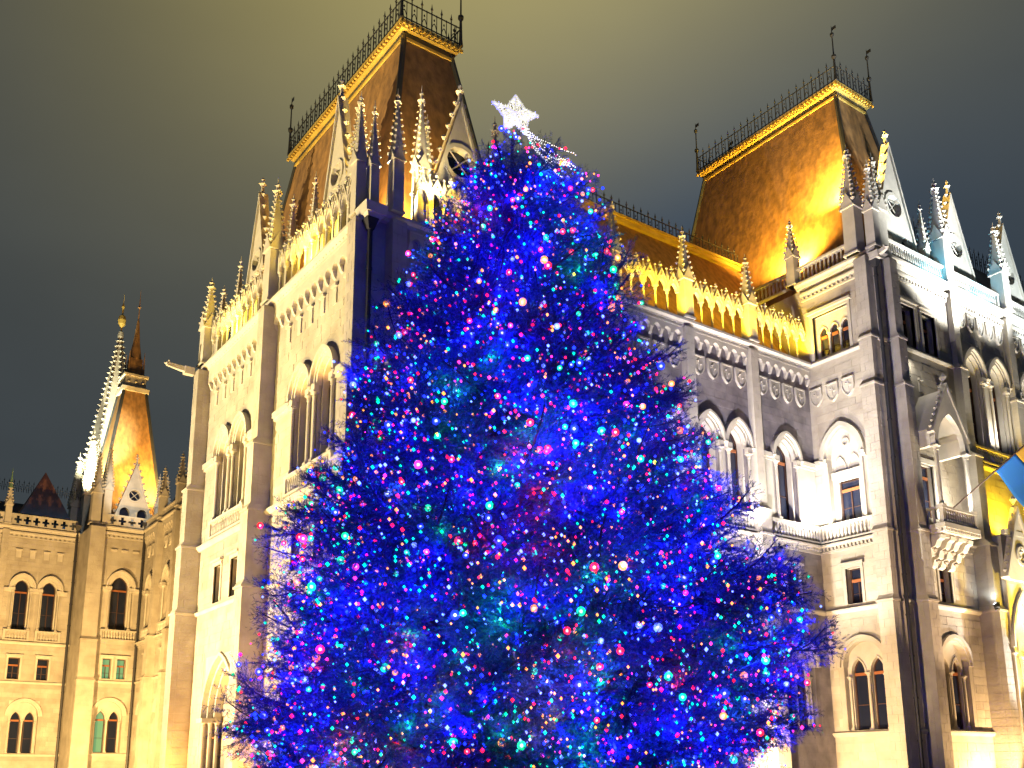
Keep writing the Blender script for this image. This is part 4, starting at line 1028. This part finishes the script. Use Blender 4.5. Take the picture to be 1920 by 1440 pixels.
# ================================================================== CHRISTMAS TREE
TC = Vector((-16.21, 11.72, 0)); ZT = 15.7
T11 = thing('christmas_tree', 'huge fir tree covered with blue and coloured fairy lights in front of the palace', 'tree', TC)
def needle_mat(nm, c, c2):
    return mat(nm, c, .55, .35, noise=.5, scale=5, col2=c2)
NEED = needle_mat('fir_needles', (.018, .050, .085), (.010, .026, .045)); BARK = mat('bark', (.07, .045, .03), .9, .1, noise=.4, scale=4)
b = MB(); b.lathe(0, 0, [(.42, 0), (.36, 2), (.25, 7), (.12, 12), (.03, ZT)], 12); b.obj('trunk', BARK, T11, Matrix.Translation(TC))
def twig(V, Fc, p, dr, ln, rnd, nl=.052, st=.021, nw=.010):
    """bottle-brush twig: a spine with needles all round"""
    x = dr.orthogonal().normalized(); y = dr.cross(x); n = max(3, int(ln/st)); sag = rnd.uniform(-.12, .10)
    for i in range(n):
        t = i/n; c = p+dr*(ln*t)+Vector((0, 0, sag*ln*t*t)); taper = 1-.35*t
        a = i*2.4+rnd.random(); q = x*math.cos(a)+y*math.sin(a)
        tip = c+(q*.80+dr*.62)*nl*taper*rnd.uniform(.8, 1.25)
        side = dr.cross(q)*nw*.5
        k = len(V); V += [tuple(c-side-q*.004), tuple(c+side-q*.004), tuple(tip)]; Fc.append((k, k+1, k+2))
        a += PI; q = x*math.cos(a)+y*math.sin(a); tip = c+(q*.80+dr*.62)*nl*taper*rnd.uniform(.8, 1.25); side = dr.cross(q)*nw*.5
        k = len(V); V += [tuple(c-side), tuple(c+side), tuple(tip)]; Fc.append((k, k+1, k+2))
    return p+dr*ln
def limb_mesh(Ln, seed, bare=.0, dens=1.0):
    rnd = random.Random(seed); V = []; Fc = []; tips = []
    # main stem: sags then lifts at the tip
    def axis(t): return Vector((Ln*t, .05*Ln*math.sin(t*3+seed), Ln*(-.10*math.sin(t*PI)+.10*t**3)))
    k = len(V); n = 10
    for i in range(n+1):
        c = axis(i/n); r = .012+.018*Ln/3*(1-i/n)
        V += [(c.x, c.y-r, c.z), (c.x, c.y+r, c.z-r*.4), (c.x, c.y, c.z+r)]
    for i in range(n):
        for j in range(3): Fc.append((k+i*3+j, k+i*3+(j+1) % 3, k+i*3+3+(j+1) % 3, k+i*3+3+j))
    nb = len(Fc)
    s = max(bare*Ln, .1)
    while s < Ln:
        t = s/Ln; c = axis(t); w = min(1.0, .55+.18*Ln)*(1-t)**.40*(.40+.60*min(1, (t+.15)*2)) + .13
        for sd in (-1, 1):
            an = rnd.uniform(.55, 1.1)*(1-.35*t); up = rnd.uniform(-.35, .45)
            dr = Vector((math.cos(an), sd*math.sin(an), up)).normalized(); ln = w*rnd.uniform(.6, 1.15)
            e = twig(V, Fc, c, dr, ln, rnd); tips.append((e, c+dr*ln*.5))
            m_ = int(ln/.13)
            for j in range(1, m_+1):
                tt = j/(m_+1)+rnd.uniform(-.05, .05)
                for s2 in (-1, 1):
                    if rnd.random() < .18: continue
                    a2 = rnd.uniform(.5, .95)*s2
                    ax = Vector((rnd.uniform(-.3, .3), rnd.uniform(-.3, .3), 1)).normalized()
                    d2 = (Matrix.Rotation(a2, 3, ax) @ dr); d2.z += rnd.uniform(-.25, .30); d2.normalize()
                    l2 = ln*(1-tt)*.55+.07; e2 = twig(V, Fc, c+dr*ln*tt, d2, l2, rnd); tips.append((e2, e2))
        s += .15/dens*rnd.uniform(.8, 1.2)
    twig(V, Fc, axis(.93), Vector((1, 0, .35)).normalized(), .28, rnd)
    me = bpy.data.meshes.new('branch'); me.from_pydata(V, [], Fc); me.materials.append(NEED); me.materials.append(BARK)
    me.update()
    me.polygons.foreach_set('material_index', [1 if i < nb else 0 for i in range(len(Fc))])
    return me, tips
VAR = {}
for Ln, bare, dens in ((.9, 0, 1.2), (1.7, .0, 1.1), (2.8, .25, 1.1), (4.0, .40, 1.0)):
    VAR[Ln] = [limb_mesh(Ln, 100+int(Ln*10)+k, bare, dens) for k in range(3)]
# envelope radius by height (left, right as seen from the camera)
VD = Vector((TC.x, TC.y)).normalized(); VR = Vector((-VD.y, VD.x))*-1     # VR: to the right in the picture
cprofL = []; cprofR = []
prof_px = [(250, 955, 985), (290, 915, 1020), (350, 860, 1110), (450, 800, 1140), (540, 755, 1160), (580, 740, 1205), (650, 700, 1250), (700, 690, 1268), (760, 622, 1285), (820, 600, 1320), (900, 590, 1370), (960, 560, 1395), (1000, 545, 1420), (1050, 515, 1480), (1100, 490, 1500), (1180, 490, 1530), (1260, 500, 1530), (1330, 440, 1510), (1440, 420, 1455), (1600, 400, 1450), (1800, 420, 1440)]
import bisect
def plane_pt(px, py):
    # intersection of the view ray with the vertical plane through the trunk, facing the camera
    r = ray(px, py); n = Vector((VD.x, VD.y, 0)); t = (TC-CAMP).dot(n)/r.dot(n); return CAMP+r*t
PR = []
for py, pl, pr in prof_px:
    a = plane_pt(pl, py); c = plane_pt(pr, py); PR.append((a.z, abs((a-TC).xy.dot(VR)), abs((c-TC).xy.dot(VR))))
PR.sort()
def env(z, az):
    """az: angle about the trunk, 0 = right in the picture, pi = left"""
    zs = [p[0] for p in PR]; i = min(max(bisect.bisect(zs, z), 1), len(zs)-1); a, b_ = PR[i-1], PR[i]
    t = min(max((z-a[0])/(b_[0]-a[0]), 0), 1); l = a[1]+(b_[1]-a[1])*t; r = a[2]+(b_[2]-a[2])*t
    k = (1+math.cos(az))/2; return l+(r-l)*k
def az_dir(az): d = VR*math.cos(az) - VD*math.sin(az); return Vector((d.x, d.y, 0))   # az = pi/2 points at the camera
BULB = []
rb = random.Random(5)
limbs = []
z = .9; 
while z < ZT-.5:
    rr = max(env(z, 0), env(z, PI)); n = max(5, int(2*PI*rr/(1.25 if z > 6 else 1.0))); off = rb.random()*6
    for k in range(n): limbs.append((z+rb.uniform(-.18, .18), off+2*PI*k/n+rb.uniform(-.14, .14)))
    z += .30+.22*(rr/6)
front = [l for l in limbs if math.sin(l[1]) > -.45]; back = [l for l in limbs if math.sin(l[1]) <= -.45]
def put_limb(z, az, extra=0, parent=T11, elev=None, rlen=None):
    R0 = max(.25, env(min(z, ZT), az)*rb.uniform(.82, 1.0)-.38*min(1, max(.5, (15-z)/3)))
    el = elev if elev is not None else (-.18+.55*max(0, (z-6)/10)-max(0, z-13)*.16+rb.uniform(-.10, .12))
    Lc = min(VAR, key=lambda q: abs(q-min(R0, 4.0))); me_, tips = rb.choice(VAR[Lc]); sc = min(R0, 4.0*1.15)/Lc/math.cos(el)
    sc = max(.6 if z < 12.5 else .28, min(1.35, sc)); start = max(0, R0/math.cos(el)*1-Lc*sc)
    d = az_dir(az); dirv = Vector((d.x*math.cos(el), d.y*math.cos(el), math.sin(el)))
    zz = z-math.tan(el)*R0*.6
    base = Vector((TC.x, TC.y, max(.3, zz)))+dirv*start
    xa = dirv; ya = Vector((0, 0, 1)).cross(xa).normalized(); za = xa.cross(ya)
    roll = rb.uniform(-.4, .4); M = Matrix((xa, ya, za)).transposed().to_4x4(); M.translation = base
    M = M @ Matrix.Rotation(roll, 4, 'X') @ Matrix.Diagonal((sc, sc, sc, 1))
    return me_, tips, M
n_parts = 0; SPT = []
order = front[:]; rb.shuffle(order); order.sort(key=lambda l: -math.sin(l[1])+rb.uniform(-.35, .35)+(0 if abs(math.cos(l[1])) < .8 else -.6))
allM = []; SPS = []
for i, (z, az) in enumerate(order+back):
    me_, tips, M = put_limb(z, az); SPS.append(max(.3, min(1, env(min(z, ZT), az)/2.6)))
    allM.append((i < len(order), az, me_, tips, M))
for k in range(22):
    me_, tips = rb.choice(VAR[.9]); zz = ZT+.05-k*.085; a_ = k*2.4+rb.random(); d_ = az_dir(a_); el_ = .8 if k < 4 else .15
    xa = Vector((d_.x*math.cos(el_), d_.y*math.cos(el_), math.sin(el_))); ya = Vector((0, 0, 1)).cross(xa).normalized(); za = xa.cross(ya)
    M = Matrix((xa, ya, za)).transposed().to_4x4(); M.translation = Vector((TC.x, TC.y, zz)); M = M @ Matrix.Scale(.30+.028*k, 4)
    allM.insert(0, (True, a_, me_, tips, M)); SPS.insert(0, .3)
for i, (fr_, az, me_, tips, M) in enumerate(allM):
    z = M.translation.z
    if n_parts < 300:
        o = bpy.data.objects.new('branch', me_); link(o, T11, M); n_parts += 1
        Lc = [k for k in VAR if any(me_ is q[0] for q in VAR[k])][0]
        nsp = (0 if z > 13 else 2) if Lc < 1 else (4 if Lc < 2 else 8)
        for j in range(nsp):
            sm, st_ = rb.choice(VAR[.9]); tt = .95-.62*(j+rb.random()*.6)/nsp; sd = -1 if j % 2 else 1
            wv = M @ Matrix.Translation((Lc*tt*.97, 0, Lc*(-.10*math.sin(tt*PI)+.10*tt**3))) @ Matrix.Rotation(sd*rb.uniform(.15, .85), 4, 'Z') @ Matrix.Rotation(rb.uniform(-.7, .25), 4, 'Y') @ Matrix.Rotation(rb.uniform(-1, 1), 4, 'X') @ Matrix.Scale(rb.uniform(.7, 1.1)*SPS[i], 4)
            so = bpy.data.objects.new('spray', sm); link(so, o, wv)
            SPT += [(wv @ e, fr_) for (e, mid) in st_[::2]]
    else:
        break
restV = []; restF = []
for (fr_, az, me_, tips, M) in allM[300:]:
    k = len(restV)
    # a lighter copy: two needles in three
    vs = me_.vertices
    for p in me_.polygons:
        if len(p.vertices) == 3 and rb.random() < .25: continue
        kk = len(restV); restV += [tuple(M @ vs[v].co) for v in p.vertices]; restF.append(tuple(range(kk, kk+len(p.vertices))))
print('limbs', len(limbs), len(front), 'rest tris', len(restF), [(k, [len(q[0].polygons) for q in v]) for k, v in VAR.items()])
if restV:
    print('inner', len(restF)); me2 = bpy.data.meshes.new('inner_foliage'); me2.from_pydata(restV, [], restF); me2.materials.append(NEED); o = bpy.data.objects.new('inner_foliage', me2); link(o, T11, I4); o['kind'] = 'stuff'
# ---- fairy lights
cand = SPT
for (fr_, az, me_, tips, M) in allM:
    for (e, mid) in tips:
        cand.append((M @ e, fr_))
rb.shuffle(cand)
def outer(p):
    d = (p-TC); az = math.atan2(-(d.xy.dot(VD)), d.xy.dot(VR)); return d.xy.length/max(.2, env(p.z, az)), az
T12 = thing('fairy_lights', 'strings of blue, green, red and amber bulbs wound round the fir tree', 'string lights', TC)
HUES = {'blue': ((.008, .03, 1), .23), 'ice': ((.16, .26, 1), .14), 'green': ((.0, .55, .17), .22), 'red': ((1, .008, .02), .18), 'pink': ((1, .03, .22), .07), 'amber': ((.90, .25, .02), .16)}
hm = {}
for h, (c, p) in HUES.items():
    m_ = bpy.data.materials.new(h+'_bulb'); m_.use_nodes = True; bb = m_.node_tree.nodes['Principled BSDF']
    bb.inputs['Base Color'].default_value = (*c, 1); bb.inputs['Emission Color'].default_value = (*c, 1); bb.inputs['Emission Strength'].default_value = 3.8
    m_.cycles.emission_sampling = 'NONE'; hm[h] = m_
coreM = bpy.data.materials.new('bulb_filament'); coreM.use_nodes = True; bb = coreM.node_tree.nodes['Principled BSDF']
bb.inputs['Emission Color'].default_value = (1, 1, 1, 1); bb.inputs['Emission Strength'].default_value = 14; coreM.cycles.emission_sampling = 'NONE'
def pick():
    x = rb.random(); s = 0
    for h, (c, p) in HUES.items():
        s += p
        if x < s: return h
    return 'blue'
small = {h: MB() for h in HUES}
picked = []
for p, fr_ in cand:
    if len(picked) >= 11000: break
    if p.z < .8 or p.z > 16: continue
    q, az = outer(p)
    if q < .5 or q > (1.12 if p.z < 13 else 3) or (q < .72 and rb.random() < .5) or (p.z > 9 and rb.random() < .25): continue
    if p.z < 14 and math.sin(az) < -.25 and rb.random() < .75: continue
    picked.append((p, q, az))
def bulb(b, p, r):
    b.q([(p.x-r, p.y, p.z), (p.x, p.y-r, p.z), (p.x+r, p.y, p.z), (p.x, p.y+r, p.z), (p.x, p.y, p.z-r), (p.x, p.y, p.z+r),
         ], [(0, 1, 5), (1, 2, 5), (2, 3, 5), (3, 0, 5), (1, 0, 4), (2, 1, 4), (3, 2, 4), (0, 3, 4)])
def bmesh_(k):
    def f(b): b.lathe(0, 0, [(.006*k, -.03*k), (.019*k, -.024*k), (.028*k, -.012*k), (.030*k, 0), (.028*k, .012*k), (.019*k, .024*k), (.006*k, .03*k)], 10)
    return f
GM = {}
for h, (c, p) in HUES.items():                 # coloured shells imitating each bulb's glow halo, half see-through, over a white-hot core
    m_ = bpy.data.materials.new(h+'_halo'); m_.use_nodes = True; t_ = m_.node_tree; bb = t_.nodes['Principled BSDF']
    bb.inputs['Base Color'].default_value = (*c, 1); bb.inputs['Emission Color'].default_value = (*c, 1); bb.inputs['Emission Strength'].default_value = 2.4; bb.inputs['Alpha'].default_value = .85
    m_.cycles.emission_sampling = 'NONE'; GM[h] = m_
big = [x for x in picked if x[1] > .8 and math.sin(x[2]) > -.1][:300]
bigs = set(id(x) for x in big)
LCOL = {'blue': (.003, .003, 1), 'ice': (.03, .12, 1), 'green': (0, 1, .45), 'red': (1, .02, .05), 'pink': (1, .05, .5), 'amber': (1, .4, .08)}
for x in picked:
    p, q, az = x; h = pick()
    if id(x) in bigs: continue
    p = p+Vector((rb.uniform(-.03, .03), rb.uniform(-.03, .03), rb.uniform(-.05, 0)))
    bulb(small[h], p, rb.choice((.020, .024, .027, .030, .034, .042)))
for h, b in small.items():
    o = b.obj('small_bulbs', hm[h], T12); o['kind'] = 'stuff'; o['label'] = h+' bulbs'
for i, (p, q, az) in enumerate(big):
    h = pick() if i % 2 else rb.choice(('blue', 'green', 'green', 'red', 'red', 'amber')); s = rb.choice((1.5, 1.6, 1.8, 2.0, 2.4))
    d = (p-TC); d.z = 0; d.normalize(); p = p+d*.04
    w_ = place('bulb', cached(('bulb', h), bmesh_(1), GM[h]), T12, Matrix.Translation(p), 0, 0, 0, 0, (s, s, s))
    place('filament', cached('filament', bmesh_(.36), coreM), w_, Matrix.Translation(p), 0, 0, 0, 0, (s, s, s))
# light thrown by the bulbs on the needles around them
nl = 0
for i, (p, q, az) in enumerate(picked[::12]):
    if nl >= 760: break
    h = 'blue' if rb.random() < .72 else rb.choice(('ice', 'green', 'red', 'amber', 'green'))
    ld = bpy.data.lights.new('bulb_glow', 'POINT'); ld.color = LCOL[h]; ld.energy = {'blue': 88, 'ice': 36, 'green': 18, 'red': 24, 'amber': 15}.get(h, 4)*rb.choice((.35, .6, 1, 1.9)); ld.shadow_soft_size = .04
    d = (p-TC); d.z = 0; d.normalize()
    o = bpy.data.objects.new('bulb_glow', ld); COL.objects.link(o); o.location = p+d*.10+Vector((0, 0, .02)); nl += 1
# loose ends of cable hanging from the boughs
wires = MB()
for (a, c) in (((606, 1180), (600, 1345)), ((470, 1300), (476, 1350)), ((1095, 1170), (1145, 1300))):
    pa, pc_ = plane_pt(*a)-Vector((VD.x, VD.y, 0))*(3 if a[0] > 1000 else .3), plane_pt(*c)-Vector((VD.x, VD.y, 0))*(3 if a[0] > 1000 else .3)
    wires.rod(pa, pc_, .006, 4)
wires.obj('cable', IRON, T12)

# ---- star on the top
sc_ = plane_pt(966, 216); T13 = thing('tree_star', 'white glittering five-pointed star on the very top of the fir tree', 'star', sc_)
tips5 = [(967, 178), (1010, 217), (986, 253), (946, 243), (923, 190)]
inn5 = [(985, 205), (990, 226), (967, 232), (945, 218), (950, 200)]
STARM = mat('white_tinsel', (.8, .8, .75), .4, .5, noise=.3, scale=30, emis=(1, .95, .78), es=.55)
TW = bpy.data.materials.new('white_bulb'); TW.use_nodes = True; bb = TW.node_tree.nodes['Principled BSDF']; bb.inputs['Emission Color'].default_value = (1, .95, .80, 1); bb.inputs['Emission Strength'].default_value = 2.2; TW.cycles.emission_sampling = 'NONE'
nv = Vector((VD.x, VD.y, 0)); out_ = []
for a, b_ in zip(tips5, inn5): out_ += [plane_pt(*a), plane_pt(*b_)]
b = MB()
for i in range(10): b.rod(out_[i], out_[(i+1) % 10], .022, 6); 
for i in range(10): b.rod(out_[i], sc_-nv*.12, .012, 4); b.rod(out_[i], sc_+nv*.12, .012, 4)
b.obj('star_frame', STARM, T13)
tn = MB()
for k in range(420):
    i = rb.randrange(10); a, c = out_[i], out_[(i+1) % 10]; u_, v_ = rb.random(), rb.random()**.5
    p = sc_+(a+(c-a)*u_-sc_)*v_+nv*rb.uniform(-.09, .09)*(1-v_*.6)
    dd = Vector((rb.uniform(-1, 1), rb.uniform(-1, 1), rb.uniform(-1, 1)))*.05; tn.rod(p-dd, p+dd, .010, 3)
tn.obj('tinsel', STARM, T13)
tb = MB()
for k in range(170):
    i = rb.randrange(10); a, c = out_[i], out_[(i+1) % 10]; u_, v_ = rb.random(), rb.random()**.35
    bulb(tb, sc_+(a+(c-a)*u_-sc_)*v_+nv*rb.uniform(-.1, .06)*(1-v_*.6), .012)
o = tb.obj('star_bulbs', TW, T13); o['kind'] = 'stuff'
# white garlands falling from the star
gb = MB(); gw = MB()
for (a, c, sag) in (((985, 250), (1062, 345), 4), ((985, 256), (1035, 350), 8), ((980, 262), (1075, 330), 0), ((1000, 290), (1060, 350), 6), ((982, 252), (1050, 372), 10), ((984, 254), (1068, 356), 2), ((990, 262), (1046, 345), 5), ((984, 258), (1022, 340), 9), ((1010, 290), (1075, 352), 3)):
    prev = None
    for k in range(26):
        t = k/25; q = plane_pt(a[0]+(c[0]-a[0])*t, a[1]+(c[1]-a[1])*t+sag*math.sin(t*PI))-nv*(.25+.55*t)
        bulb(gb, q+Vector((rb.uniform(-.015, .015), 0, rb.uniform(-.02, .02))), .015)
        if prev: gw.rod(prev, q, .004, 3)
        prev = q
T14 = thing('white_garland', 'white light garlands falling from the star down the right side of the treetop', 'string lights', sc_)
o = gb.obj('white_bulbs', TW, T14); o['kind'] = 'stuff'; gw.obj('cable', IRON, T14)
ld = bpy.data.lights.new('star_glow', 'POINT'); ld.energy = 8; ld.color = (.9, .93, 1); ld.shadow_soft_size = .2; o = bpy.data.objects.new('star_glow', ld); COL.objects.link(o); o.location = sc_-nv*.4-Vector((0, 0, .6))
